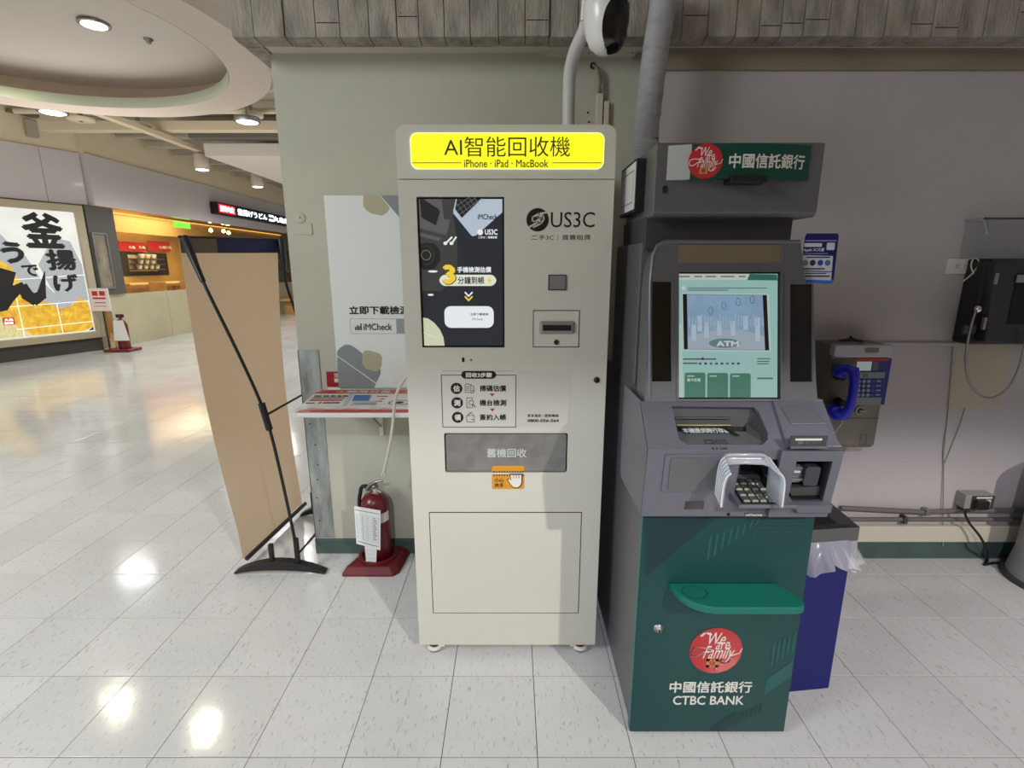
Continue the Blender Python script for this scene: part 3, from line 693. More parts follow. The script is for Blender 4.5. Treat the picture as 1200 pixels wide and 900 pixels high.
sgn = MB(); sgn.prism(PKi, rr(sign_r, .022), -.015, .003, m_yedge); sgn.prism(PKi, rr(grow(sign_r, -.003), .02), .003, .005, m_yel)
sgn = sgn.build('backlit_sign', ki)
q = MB(); q.text(PKi, 'AI智能回收機', PKi.rect(520.5, 160.5, 668, 184), .0056, m_yline, .008)
q.text(PKi, 'iPhone · iPad · MacBook', PKi.rect(544, 187.5, 642.5, 196.5), .0056, m_yline, .012)
for a, b in ((483, 541), (647, 705)): q.flat(PKi, R4(PKi.rect(a, 190.8, b, 191.6)), .0056, m_yline)
plain(q.build('lettering', sgn), 'olive lettering on the yellow sign')
# screen
SW = -.010
m_scr = M('screen_navy', (38, 44, 54), emit=.55); m_s2 = M('screen_grey', (92, 94, 94), emit=.8); m_s3 = M('screen_mid', (62, 64, 62), emit=.75); m_s4 = M('screen_dark', (28, 28, 28), emit=.5)
m_sw = M('screen_white', (236, 240, 244), emit=.9); m_sil = M('screen_silver', (186, 200, 214), emit=.85); m_sy = M('screen_yellow', (240, 204, 60), emit=.95); m_sc = M('screen_cream', (212, 218, 186), emit=.85); m_so = M('screen_outline', (120, 90, 20), emit=.4)
sc_o = MB(); sc_o.prism(PKi, R4(scr), -.02, SW-.001, m_blk)
inr = grow(scr, -.006); sc_o.flat(PKi, R4(inr), SW, m_scr); sc_o = sc_o.build('touch_screen', ki)
def clip(poly, r):
    """Sutherland-Hodgman clip of a uv polygon to a rectangle"""
    for ax, lim, sg in ((0, r[0], 1), (0, r[2], -1), (1, r[1], 1), (1, r[3], -1)):
        out = []
        for i in range(len(poly)):
            a, b = poly[i], poly[(i+1) % len(poly)]
            ia, ib = (a[ax]-lim)*sg >= 0, (b[ax]-lim)*sg >= 0
            if ia: out.append(a)
            if ia != ib:
                t = (lim-a[ax])/(b[ax]-a[ax]); out.append((a[0]+t*(b[0]-a[0]), a[1]+t*(b[1]-a[1])))
        poly = out
        if not poly: return []
    return poly
def zs3(x, y): return (485+x/9.473, 225+y/9.473)       # zoomed sheet -> photo pixels (top of screen)
def zs4(x, y): return (485+x/8.18, 300+y/8.18)
q = MB()
def sp(pts, w, m, z=zs3):
    p = clip(PKi.poly([z(*a) for a in pts]), inr)
    if len(p) > 2: q.flat(PKi, p, SW+w, m)
sp([(40, 40), (470, 40), (430, 230), (480, 560), (480, 900), (300, 1100), (40, 1100)], .0003, m_s3)
sp([(40, 40), (340, 40), (430, 200), (355, 480), (40, 400)], .0006, m_s2)
sp([(300, 40), (460, 40), (400, 310), (330, 300)], .0008, m_s3)
sp([(40, 440), (300, 510), (270, 545), (40, 480)], .0006, m_s2)
sp([(60, 60), (110, 60), (310, 190), (325, 220), (260, 375), (230, 375), (60, 270)], .0009, M('screen_phone_edge', (112, 116, 116), emit=.5))
sp([(60, 70), (100, 75), (275, 190), (285, 220), (240, 370), (80, 280)], .0012, m_s4)
sp([(40, 600), (120, 560), (220, 570), (280, 640), (290, 760), (220, 860), (100, 860), (40, 820)], .0006, m_s4)
uc, vc = PKi.uv(*zs3(130, 700)); ring_ = circ(uc, vc, .0155)
for i in range(24):
    a, b = ring_[i], ring_[(i+1) % 24]
    if min(a[0], b[0]) > inr[0]: q.line(PKi, [a, b], .0018, SW+.0012, M('screen_cup', (170, 170, 160), emit=.5))
# laptop
sp([(435, 200), (470, 40), (990, 40), (990, 215), (690, 480), (650, 490), (630, 475), (435, 235)], .0012, m_sil)
sp([(455, 190), (480, 40), (780, 40), (530, 285)], .0015, m_s4)
m_kl = M('screen_keyline', (150, 158, 164), emit=.6)
def kseg(x0_, y0_, x1_, y1_):
    p = [PKi.uv(*zs3(x0_, y0_)), PKi.uv(*zs3(x1_, y1_))]
    if min(y0_, y1_) > 48: q.line(PKi, p, .0011, SW+.0019, m_kl)
for k in range(4):                                   # rows run up to the right
    o_x, o_y = 530-k*28, 285-k*38
    L_k = min(250, (o_y-52)/.72)
    if k: kseg(o_x, o_y, o_x+L_k, o_y-L_k*.72)
for r_ in range(4):
    for c_ in range(7):
        x_, y_ = 530-r_*28+c_*40, 285-r_*38-c_*29
        x2_, y2_ = x_-28, y_-38
        if x_ < 780 and y2_ > 50 and x2_ > 455 and c_: kseg(x_, y_, x2_, y2_)
for k in range(14): q.line(PKi, [PKi.uv(*zs3(80+k*20, 392+k*5.4)), PKi.uv(*zs3(80+k*20, 410+k*5.4))], .0009, SW+.0016, m_s4)
sa_ = [(uc+.026*math.cos(t_*math.pi/20), vc+.030*math.sin(t_*math.pi/20)) for t_ in range(-12, 15)]
q.line(PKi, [p for p in sa_ if p[0] > inr[0]], .0009, SW+.0012, m_s2)
q.build('display_picture', sc_o)
q = MB()
q.text(PKi, 'iMCheck', PKi.rect(559.5, 250.5, 583, 257), SW+.0022, M('screen_ink', (50, 60, 70), emit=.3), .02)
q.text(PKi, 'US3C', PKi.rect(568, 268.5, 583, 275), SW+.0022, m_sw, .03)
uc, vc = PKi.uv(562.5, 272); q.flat(PKi, circ(uc, vc, .0095), SW+.002, m_sw)
q.text(PKi, '二手3C｜買賣租賃', PKi.rect(560, 276.5, 582.5, 279.5), SW+.0022, m_sw, .02)
for dx in (0, 7.2):
    uc, vc = PKi.uv(521.5+dx, 285); q.flat(PKi, circ(uc, vc, .0065, .0055), SW+.002, m_sw)
    q.line(PKi, [PKi.uv(521.5+dx, 285.5), PKi.uv((529 if dx == 0 else 534), 278)], .0055, SW+.0022, m_sw)
q.flat(PKi, rr(PKi.rect(514.5, 322, 581.5, 335.2), .021, 8), SW+.002, M('screen_pill', (228, 232, 214), emit=.9))
q.text(PKi, '手機檢測估價', PKi.rect(535.5, 312.5, 575.5, 319.5), SW+.0024, m_sw, .03)
q.text(PKi, '分鐘到帳', PKi.rect(536, 324.2, 567.5, 333), SW+.0026, m_s4, .02)
q.text(PKi, '3', PKi.rect(518.2, 309.6, 534.8, 334), SW+.0026, m_so, .06)
q.text(PKi, '3', PKi.rect(518.5, 310, 533.6, 333), SW+.0030, m_sy, .05)
q.flat(PKi, PKi.poly([(575, 324), (570.5, 330), (573.5, 330), (571.5, 334), (577, 328), (574, 328)]), SW+.0028, m_sy)
for dy, mm in ((0, m_sw), (5, m_sy)):
    q.line(PKi, PKi.poly([(545, 343+dy), (549, 347.2+dy), (553, 343+dy)]), .005, SW+.0024, mm)
q.flat(PKi, rr(PKi.rect(520.5, 359, 578.5, 384.5), .022, 6), SW+.002, m_sw)
q.text(PKi, '立即下載檢測', PKi.rect(551, 367, 572, 370), SW+.0026, m_s4, .02)
q.text(PKi, 'iMCheck', PKi.rect(553, 373, 566, 375.6), SW+.0026, m_s4, .01)
pts = [PKi.uv(*zs4(x, y)) for x, y in ((75, 880), (75, 592), (130, 600), (190, 640), (245, 705), (280, 780), (295, 880))]
q.flat(PKi, clip(pts, inr), SW+.002, m_sc)
q.line(PKi, [PKi.uv(*zs4(90, 735)), PKi.uv(*zs4(215, 790))], .0012, SW+.0024, m_sw)
for (x, y, a) in ((178, 148, 38), (158, 373, 24)):
    uc, vc = PKi.uv(*zs4(x, y)); q.flat(PKi, circ(uc, vc, a*.00042, .0035), SW+.002, m_sw)
q.build('display_lettering', sc_o)
# logo
lg = MB(); uc, vc = PKi.uv(630, 257.6)
lg.flat(PKi, circ(uc, vc, .0365, n=36), .0006, m_print)
def S(pts, wd, m=m_kio): lg.line(PKi, [(uc+x*.0365, vc+y*.0365) for x, y in pts], wd, .0010, m)
S([(.75, .62), (.1, .52), (-.45, .22), (-.5, -.08), (-.2, -.14), (.3, .12), (.32, -.05), (.05, -.2), (-.75, -.62)], .0052)
S([(.42, .45), (-.1, .22), (.1, .22), (.52, .35), (.55, .0), (.3, -.32), (-.35, -.62)], .0046)
lg.build('emblem', ki)
q = MB(); q.text(PKi, 'US3C', PKi.rect(645.5, 248.5, 697, 266.5), .0006, m_print, .004)
q.text(PKi, '二手3C｜買賣租賃', PKi.rect(622.5, 275, 692, 281.5), .0006, m_print, .006)
q.build('lettering', ki)
# square camera
r = PKi.rect(642.5, 322, 663.5, 340)
q = MB(); q.ring(PKi, R4(r), R4(grow(r, -.003)), 0, .004, m_black); ri = grow(r, -.003); rc_ = PKi.rect(650.5, 329.5, 655.5, 333.5)
q.pyr(PKi, R4(ri), .0034, R4(rc_), .0008, M('window_grey', (140, 140, 146), .35, .4)); uc, vc = PKi.uv(653, 331.5); q.lathe(PKi.pt(uc, vc, 0), [(.0085, 0), (.0085, .003), (0, .003)], m_blk, (0, -1, 0), 16)
q.build('square_camera', ki)
# card reader plate
r = PKi.rect(624.5, 363.5, 679, 407)
q = MB(); q.ring(PKi, R4(r), R4(grow(r, -.0022)), -.001, .0008, m_print); q.prism(PKi, R4(grow(r, -.003)), 0, .0015, M('kiosk_panel', (206, 202, 194), .35)); q = q.build('reader_plate', ki)
r = PKi.rect(632, 376, 673.5, 391.5)
MB().pyr(PKi, rr(r, .006), .0015, rr(grow(r, -.008), .004), .012, M('bezel_silver', (158, 158, 158), .3, .6)).build('slot_bezel', q, bev=.001)
MB().prism(PKi, R4(PKi.rect(636, 380.5, 669, 387)), .011, .0125, m_dark).build('slot', q)
uc, vc = PKi.uv(652, 401); MB().lathe(PKi.pt(uc, vc, .001), [(.009, 0), (.0085, .004), (.005, .004), (.004, .002), (0, .002)], m_black, (0, -1, 0), 18).build('key_lock', q)
q = MB(); q.prism(PKi, rr(PKi.rect(541.3, 418.8, 544.3, 424.3), .004), -.001, .001, m_dark); uc, vc = PKi.uv(552, 421.8); q.lathe(PKi.pt(uc, vc, 0), [(.004, 0), (.003, .002), (0, .002)], M('sensor_grey', (110, 110, 110), .4), (0, -1, 0), 10); q.build('sensor', ki)
uc, vc = PKi.uv(699, 445.2); MB().lathe(PKi.pt(uc, vc, 0), [(.0105, 0), (.010, .004), (0, .005)], m_black, (0, -1, 0), 20).build('door_lock', ki)
# steps print
q = MB()
r = PKi.rect(518, 439.5, 604.5, 500.5); q.line(PKi, R4(r), .0022, .0006, m_print, True)
q.line(PKi, PKi.poly([(518, 434.8), (602, 434.8)]), .001, .0006, m_s2 if False else M('print_grey', (90, 90, 90), .5))
q.flat(PKi, rr(PKi.rect(540.5, 434.6, 581.5, 443.8), .015, 7), .0010, m_print)
m_pw = M('print_white', (226, 224, 216), .5)
q.text(PKi, '回收3步驟', PKi.rect(546, 436.5, 576.5, 442.2), .0014, m_pw, .03)
for k, (cx, cy, ch, tt) in enumerate(((535, 455.2, '估', '掃碼估價'), (535.7, 472, '測', '機台檢測'), (536.4, 489, '領', '簽約入帳'))):
    uc, vc = PKi.uv(cx, cy); q.flat(PKi, circ(uc, vc, .0205, n=28), .0008, m_print)
    q.text(PKi, ch, (uc-.0115, vc-.0115, uc+.0115, vc+.0115), .0012, m_pw, .03)
    q.text(PKi, tt, PKi.rect(562, cy-3.8, 593.2, cy+3.6), .0008, m_print, .025)
    # little icons
    ux, vx = PKi.uv(550.5+k*.5, cy)
    def O(pts, cl=True, wd=.0016): q.line(PKi, [(ux+a*.001, vx+b*.001) for a, b in pts], wd, .0009, m_print, cl)
    if k == 0: O([(-16, -14), (4, -14), (4, 14), (-10, 17), (-16, 12)]); O([(8, -10), (14, -6), (14, 6), (4, 14)], False); O([(4, -17), (12, -16), (16, -8)], False); O([(-11, 6), (-1, 6)], False); O([(-11, 0), (-1, 0)], False); O([(-11, -6), (-1, -6)], False)
    elif k == 1: O([(-12, -18), (8, -18), (8, -8)], False); O([(-12, -18), (-12, 18), (8, 18), (8, 10)], False); q.line(PKi, circ(ux+.004, vx+.001, .008, n=14), .0016, .0009, m_print, True); O([(9, -5), (17, -15)], False, .003); O([(-6, -12), (-2, -12)], False)
    else: O([(-14, -17), (13, -17), (13, 6), (-14, 6)]); O([(-12, 7), (-2, 16), (8, 12), (11, 7)], False); O([(-8, 10), (4, 20)], False); O([(5, -8), (9, -8)], False, .003)
m_prr = M('print_dull_red', (168, 70, 62), .5)
for cx, cy in ((576.7, 462.6), (577, 480.4)): q.flat(PKi, PKi.poly([(cx-3, cy-1.6), (cx+3, cy-1.6), (cx, cy+2)]), .0008, m_prr)
q.build('printed_instructions', ki)
q = MB(); q.prism(PKi, R4(PKi.rect(605.5, 434.5, 668, 500)), 0, .0007, M('sticker_film', (200, 199, 190), .25)); q.text(PKi, '更多資訊 / 服務專線', PKi.rect(618, 485.2, 654.5, 488.8), .0011, m_print, .015)
q.text(PKi, '0800-056-564', PKi.rect(618, 491, 655, 494.6), .0011, m_print, .035); q.build('clear_sticker', ki)
# return hatch
q = MB(); q.prism(PKi, rr(grow(hat, .001), .008), -.02, -.012, m_dark); q.prism(PKi, rr(grow(hat, -.005), .006), -.012, -.004, M('hatch_stone', (128, 127, 124), .45, noise=(16, .14))); q = q.build('return_hatch', ki)
MB().text(PKi, '舊機回收', PKi.rect(570.5, 526, 617, 536.5), -.0034, M('hatch_letter', (196, 204, 200), .5), .012).build('lettering', q)
# warning sticker
m_wy = M('sticker_yellow', (214, 150, 36), .5); m_wb = M('sticker_brown', (70, 34, 16), .5)
q = MB(); q.flat(PKi, rr(PKi.rect(576.5, 546.2, 614.5, 554.2), .006, corners=(0, 0, 1, 1)), -.0030, m_wy)
for k in range(12): q.flat(PKi, PKi.poly([(577.5+k*3.1, 554), (579+k*3.1, 551.6), (580.5+k*3.1, 554)]), -.0026, m_wb)
q.flat(PKi, rr(PKi.rect(576.5, 556, 614.5, 573), .007, corners=(1, 1, 0, 0)), .0008, m_wy)
for k in range(12): q.flat(PKi, PKi.poly([(577.5+k*3.1, 556), (580.5+k*3.1, 556), (579+k*3.1, 558.2)]), .0012, m_wb)
q.text(PKi, '小心', PKi.rect(579.5, 560, 590.5, 565), .0012, m_wb, .03); q.text(PKi, '夾手', PKi.rect(579.5, 566, 590.5, 571), .0012, m_wb, .03)
hnd = [(598, 556), (611.5, 556), (611.5, 565), (610, 569), (606.5, 571.3), (602, 571), (599, 568.5), (594.8, 562), (596.5, 560.8), (599, 563)]
def scl(pts, k):
    cx = sum(p[0] for p in pts)/len(pts); cy = sum(p[1] for p in pts)/len(pts)
    return [(cx+(x-cx)*k, cy+(y-cy)*k) for x, y in pts]
q.flat(PKi, PKi.poly(scl(hnd, 1.12)), .0014, m_wb); q.flat(PKi, PKi.poly(scl(hnd, .95)), .0018, m_pw)
for x in (602, 605, 608): q.line(PKi, PKi.poly([(x, 556), (x, 560)]), .0022, .0022, m_wb)
q.build('warning_sticker', ki)
# service door
r = PKi.rect(503, 600, 683.5, 718.5); r = (PKi.uv(505, 660)[0], r[1], PKi.uv(680, 660)[0], r[3])
q = MB(); q.ring(PKi, R4(r), R4(grow(r, -.003)), -.001, .0006, m_dark); q.prism(PKi, R4(grow(r, -.003)), 0, .0015, m_kio); q.build('service_door', ki)
# casters
m_cas = M('caster_white', (214, 212, 204), .4); m_cred = M('caster_maroon', (70, 26, 28), .4)
for cx in (kx0+.055, kx1-.055):
    for cy in (KY+.028, KY+.52):
        sg_ = 1 if cx < 0 else -1
        q = MB(); q.lathe((cx, cy, 0), [(.020, 0), (.024, .002), (.024, .006)], m_black, n=20); q.lathe((cx, cy, .006), [(.024, 0), (.029, .004), (.030, .011), (.026, .016), (.021, .017)], m_cas, n=24)
        q.lathe((cx, cy, .023), [(.020, 0), (.021, .010), (.020, .023)], m_cred, n=20); q.lathe((cx, cy, .043), [(.028, 0), (.028, .004)], m_cas, n=20)
        q.box((min(cx+sg_*.018, cx+sg_*.042), cy-.014, .020), (max(cx+sg_*.018, cx+sg_*.042), cy+.014, .046), m_cas)
        q.build('caster', ki, bev=.001, seg=1)

# ================================================================== CASH MACHINE
AY = 1.375
PD = front(AY)
m_gm = M('machine_grey', (98, 99, 103), .38, .25, bump=(300, .03)); m_gm2 = M('machine_grey_light', (106, 107, 118), .34, .3, bump=(300, .03)); m_gmd = M('machine_charcoal', (62, 64, 66), .45)
m_grn = M('door_green', (4, 62, 62), .45); m_grd = M('door_green_dark', (3, 46, 50), .45); m_grl = M('door_green_light', (24, 82, 80), .45); m_gre = M('door_green_edge', (46, 106, 100), .35); m_tray = M('tray_green', (4, 106, 92), .45)
ax0, ax1 = .388, .892
at_ = thing('cash_machine', 'grey bank cash machine with a dark green door and a tilted screen', 'cash machine', ((ax0+ax1)/2, 1.7, 0))
body = MB(); body.box((ax0, AY+.03, .03), (ax1-.004, 2.05, 1.13), m_gm); body.build('cabinet', at_, bev=.004)
MB().box((ax0+.02, AY+.06, 0), (ax1-.02, 2.0, .03), m_gmd).build('plinth', at_)
zd1 = at(860, 606, AY).z
q = MB(); q.box((ax0, AY, .012), (ax1, AY+.028, zd1+.02), m_grn); q.box((ax0-.002, AY+.004, .012), (ax0, AY+.028, zd1), m_gre); door = q.build('door', at_, bev=.002)
q = MB()
dr = (ax0+.003, .015, ax1-.003, zd1)
def dp(pts, m, w=.0008):
    p = clip(PD.poly(pts), dr)
    if len(p) > 2: q.flat(PD, p, w, m)
dp([(757, 610), (840, 606), (756, 676)], m_grd); dp([(745, 605), (790, 605), (757, 632)], m_grd, .0010)
for k in range(8):
    x0_ = 829+k*8.2; dp([(x0_, 636-k*5.2), (x0_+4, 633-k*5.2), (x0_-2+4, 652-k*3.8), (x0_-2, 656-k*3.8)] if False else [(x0_+2, 630-k*3.2), (x0_+5.5, 627-k*3.2), (x0_+1.5, 655-k*6.0), (x0_-2, 658-k*6.0)], m_grl, .0012)
for k in range(6): dp([(906+k*6, 755-k*3), (909+k*6, 752-k*3), (905.5+k*6, 779-k*4), (902.5+k*6, 782-k*4)], m_grl, .0012)
dp([(898, 796), (934, 770), (930, 790), (895, 815)], m_grl, .0010)
dp([(815, 866), (862, 833), (860, 848), (834, 866)], m_grd, .0010)
for k in range(6): dp([(863+k*5.5, 838-k*2.4), (866+k*5.5, 836-k*2.4), (864+k*5.5, 848-k*3), (861+k*5.5, 850-k*3)], m_grd, .0012)
for j in range(9):
    for i in range(14):
        px, py = 876+i*5.0, 612+j*4.6
        if px < 955-j*1.2: u, v = PD.uv(px, py); q.flat(PD, [(u-.0016, v-.0016), (u+.0016, v-.0016), (u+.0016, v+.0016), (u-.0016, v+.0016)], .0010, m_grd)
q.build('printed_pattern', door)
uc, vc = PD.uv(771.5, 736.5); MB().lathe(PD.pt(uc, vc, 0), [(.016, 0), (.014, .004), (.010, .005), (.009, .012), (0, .013)], m_steel, (0, -1, 0), 18).box((PD.pt(uc, vc).x-.002, AY-.0135, vc-.006), (PD.pt(uc, vc).x+.002, AY-.012, vc+.006), m_dark).build('lock', door)
m_lred = M('logo_red', (176, 34, 44), .4, coat=.2); m_lgold = M('logo_gold', (170, 140, 60), .4); m_lw = M('logo_white', (216, 216, 210), .45)
def logo(mb, P, uc, vc, r, w):
    mb.flat(P, circ(uc, vc, r, n=36), w, m_lred)
    def rc2(x0, y0, x1, y1): return (uc+x0*r, vc+y0*r, uc+x1*r, vc+y1*r)
    mb.text(P, 'We', rc2(-.30, .28, .33, .80), w+.0004, m_lw, .0, .35); mb.text(P, 'are', rc2(-.02, .06, .50, .40), w+.0005, m_lw, .0, .25)
    mb.text(P, 'Family', rc2(-.48, -.52, .72, .22), w+.0006, m_lw, -.004, .5)
    sw = [(-.45, -.05), (-.7, -.22), (-.9, -.18), (-.93, 0), (-.8, .13), (-.5, .14), (-.1, .04)]
    mb.line(P, sm2([(uc+x*r, vc+y*r) for x, y in sw]), r*.045, w+.0006, m_lw)
    sw = [(.62, -.2), (.9, -.1), (.98, .1)]; mb.line(P, [(uc+x*r, vc+y*r) for x, y in sw], r*.04, w+.0006, m_lw)
    sw = [(.62, -.35), (.5, -.5), (.32, -.55), (.2, -.45), (.3, -.33)]; mb.line(P, sm2([(uc+x*r, vc+y*r) for x, y in sw]), r*.045, w+.0006, m_lw)
    sw = [(-.25, .72), (-.45, .8), (-.6, .66)]; mb.line(P, [(uc+x*r, vc+y*r) for x, y in sw], r*.07, w+.0006, m_lw)
    a, b = -.32, -.72
    for (x0, y0, x1, y1) in ((a, b, a+.12, b+.36), (a+.34, b, a+.46, b+.36), (a, b+.26, a+.20, b+.36), (a+.26, b+.26, a+.46, b+.36), (a, b, a+.20, b+.10), (a+.26, b, a+.46, b+.10)): mb.flat(P, R4(rc2(x0, y0, x1, y1)), w+.0012, m_lgold)
uc, vc = PD.uv(838.7, 762.3)
q = MB(); logo(q, PD, uc, vc, .083, .0014); q.build('round_emblem', door)
q = MB(); q.text(PD, '中國信託銀行', PD.rect(784.5, 798, 881, 811.5), .0014, m_lw, .02); q.text(PD, 'CTBC BANK', PD.rect(788.5, 815, 871.5, 825.5), .0014, m_lw, .018)
q.build('lettering', door)
# tray shelf on the door
za, zb = at(790, 683, AY).z, at(790, 683, AY).z-.022
ty = AY-.115; tx0, tx1 = PD.uv(784, 683)[0], PD.uv(909, 684)[0]+.035
Pt = Pl((0, AY, za), (1, 0, 0), (0, 1, 0))
out = [(tx0, 0), (tx0+.006, -.03), (tx0+.016, -.058), (tx0+.030, -.080), (tx0+.048, -.097), (tx0+.070, -.108), (tx0+.10, -.115), (tx1-.03, -.115), (tx1-.008, -.108), (tx1, -.09), (tx1-.002, -.07), (tx1-.035, 0)]
q = MB(); q.prism(Pt, out, -.024, 0, m_tray); tray = q.build('tray', door, bev=.004)
q = MB(); inn_ = [(tx0+.02, -.008), (tx0+.035, -.05), (tx0+.055, -.083), (tx0+.10, -.098), (tx1-.035, -.098), (tx1-.022, -.085), (tx1-.05, -.008)]
q.line(Pt, circ(tx0+.062, -.045, .036, .030, 24), .0015, .0006, m_grd, True); q.build('cup_mark', tray)

# console
CYf, CZb, CZf, CYb, CZt = 1.295, at(800, 606.5, 1.31).z, at(800, 527, 1.295).z, 1.405, at(800, 470, 1.405).z
cx0, cx1 = .366, .885
con_prof = [(1.325, CZb), (CYf, CZf), (CYb, CZt), (1.62, CZt), (1.62, CZb)]
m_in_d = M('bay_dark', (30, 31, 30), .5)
core = MB(); core.xprism([(CYf+.10, CZb+.004), (CYf+.10, CZf-.03), (CYb+.05, CZt-.05), (1.6, CZt-.05), (1.6, CZb+.004)][::-1], cx0+.006, cx1-.006, m_in_d); core.build('console_core', at_)
side = MB()
for a, b in ((cx0, cx0+.006), (cx1-.006, cx1)): MB().xprism(con_prof[::-1], a, b, m_gm2).build('console_side', at_, bev=.003)
MB().xprism([(1.325, CZb-.004), (1.60, CZb-.004), (1.60, CZb+.003), (1.325, CZb+.003)], cx0, cx1, m_gm2).build('console_base', at_)
dv = Vector((0, CYb-CYf, CZt-CZf)).normalized()
PDk = Pl((0, CYf, CZf), (1, 0, 0), dv)
fv = Vector((0, CYf-1.325, CZf-CZb)).normalized()
PF = Pl((0, 1.325, CZb), (1, 0, 0), fv)
Ld = (Vector((0, CYb, CZt))-Vector((0, CYf, CZf))).length; Lf = (Vector((0, CYf, CZf))-Vector((0, 1.325, CZb))).length
bay = PDk.poly([(787, 476), (884, 477), (890, 484), (900, 507), (900, 515), (893, 521.5), (806, 521), (796, 515)])
bay2 = [(u, min(max(v, .008), Ld-.004)) for u, v in bay][::-1]
q = MB(); q.holed(PDk, R4((cx0, 0, cx1, Ld)), [bay2], -.008, 0, m_gm2); q.build('console_deck', at_)
keyh = PF.rect(853, 540, 914, 598); kr = (PF.uv(862, 570)[0], .066, PF.uv(908, 570)[0], Lf-.03)
rdr = PF.rect(925.5, 538, 967, 585)
q = MB(); q.holed(PF, R4((cx0, 0, cx1, Lf)), [R4(kr)[::-1], R4(rdr)[::-1]], -.006, 0, m_gm2); q.build('console_front', at_)
# bay interior
r = (min(u for u, v in bay2), min(v for u, v in bay2), max(u for u, v in bay2), max(v for u, v in bay2))
m_bar = M('shutter_bar', (104, 98, 76), .35, .4)
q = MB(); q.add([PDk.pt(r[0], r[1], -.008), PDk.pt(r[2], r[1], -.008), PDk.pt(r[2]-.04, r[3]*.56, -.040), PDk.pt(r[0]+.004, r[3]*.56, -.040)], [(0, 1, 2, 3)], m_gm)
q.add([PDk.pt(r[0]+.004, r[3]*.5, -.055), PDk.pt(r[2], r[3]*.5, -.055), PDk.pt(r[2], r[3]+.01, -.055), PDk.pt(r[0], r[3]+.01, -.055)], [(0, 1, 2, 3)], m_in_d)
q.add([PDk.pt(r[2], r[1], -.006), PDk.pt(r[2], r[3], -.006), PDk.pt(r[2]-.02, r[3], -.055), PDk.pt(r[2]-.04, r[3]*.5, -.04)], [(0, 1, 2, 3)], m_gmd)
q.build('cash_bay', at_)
for k, (py, hgt) in enumerate(((481, 2.6), (487.5, 7), (497.5, 3))):
    rb = (PDk.uv(790+k, py, -.035)[0], PDk.uv(820, py+hgt/2, -.035)[1], PDk.uv(853+k*2, py, -.035)[0], PDk.uv(820, py-hgt/2, -.035)[1])
    MB().prism(PDk, R4(rb), -.045, -.033, m_bar if k != 1 else m_gmd).build('shutter_bar', at_, bev=.002)
tv = Vector(PDk.pt(0, r[3]*.56, -.040))-Vector(PDk.pt(0, r[1], -.008)); PTy = Pl(PDk.pt(0, r[1], -.008), (1, 0, 0), tv)
rl = PTy.rect(799, 501.5, 856, 508.5)
q = MB(); q.prism(PTy, R4(rl), 0, .001, M('label_teal', (8, 62, 72), .4)); q.text(PTy, '本機提供跨行存款', grow(rl, -.0025), .0014, m_lw, .03); q.build('label', at_)
r_ = PDk.rect(825, 515.5, 853, 521); r_ = (r_[0], .001, r_[2], .007)
q = MB(); r_ = PTy.rect(826, 515.2, 852, 520.5); q.prism(PTy, R4(r_), 0, .001, m_gmd); q.text(PTy, '▰ CASH', grow(r_, -.002), .0014, m_gm2, .01); q.build('cash_label', at_)
q = MB()
for px in (835.5, 840): u, v = PDk.uv(px, 525.5); q.lathe(PDk.pt(u, v, 0), [(.003, 0), (.002, .002), (0, .002)], m_dark, PDk.n, 8)
q.text(PDk, 'CASH', PDk.rect(843.5, 524.3, 852, 527), .0006, m_dark, .02); q.build('indicator', at_)
q = MB(); da, db = PDk.uv(862, 505)[0], PDk.uv(868, 505)[0]; q.add([PTy.pt(da-.03, PTy.uv(850, 497)[1], .004), PTy.pt(da-.018, PTy.uv(850, 497)[1], .004), PTy.pt(db+.008, PTy.uv(850, 512)[1], .004), PTy.pt(db-.006, PTy.uv(850, 512)[1], .004)], [(0, 1, 2, 3)], m_dark); q.build('divider', at_)
# blank plate, slot, small eye, maker plate
r_ = PF.rect(783.5, 535.5, 838, 573)
MB().prism(PF, rr(PF.rect(777, 532.5, 848, 575.5), .004), 0, .004, m_gm2).prism(PF, rr(r_, .005), .004, .007, m_gm).build('blank_panel', at_, bev=.001)
MB().prism(PF, R4(PF.rect(802.5, 587.5, 824.5, 597)), 0, .001, m_blk).build('coin_window', at_)
uc, vc = PF.uv(853.5, 602.5); MB().lathe(PF.pt(uc, vc, 0), [(.005, 0), (.004, .003), (0, .003)], m_dark, PF.n, 12).build('sensor', at_)
r_ = PF.rect(872, 600.8, 894.5, 606.2)
q = MB(); q.prism(PF, R4((r_[0], max(r_[1], .002), r_[2], r_[3])), 0, .0012, m_gmd); q.text(PF, 'HITACHI', (r_[0]+.005, r_[1]+.0045, r_[2]-.005, r_[3]-.003), .0016, m_lw, .03); q.build('maker_plate', at_)
# keypad behind the front, with hood
kx_a, kx_b = kr[0]-.012, kr[2]+.012
q = MB(); zk = CZb+.076
q.xprism([(1.255, zk-.022), (1.255, zk-.012), (1.40, zk+.018), (1.40, zk-.03)][::-1], PF.uv(851, 592)[0]+.004, PF.uv(921, 592)[0]-.008, m_gm2)
ktr = q.build('keypad_tray', at_, bev=.003)
kv = Vector((0, .145, .030)).normalized(); PKp = Pl((0, 1.255, zk-.012), (1, 0, 0), kv)
ka, kb = PF.uv(860, 580)[0]+.004, PF.uv(900, 580)[0]-.002
MB().prism(PKp, R4((ka-.004, .006, kb+.004, .118)), 0, .002, m_black).build('keypad_base', ktr)
for j in range(4):
    for i in range(4):
        w_ = (kb-ka)/4; u_ = ka+i*w_; v_ = .010+j*.026
        c_ = MB(); c_.pyr(PKp, R4((u_+.002, v_+.002, u_+w_-.002, v_+.023)), .002, R4((u_+.004, v_+.005, u_+w_-.004, v_+.021)), .007, M('key_metal', (176, 176, 172), .25, .8)); c_.build('key', ktr)
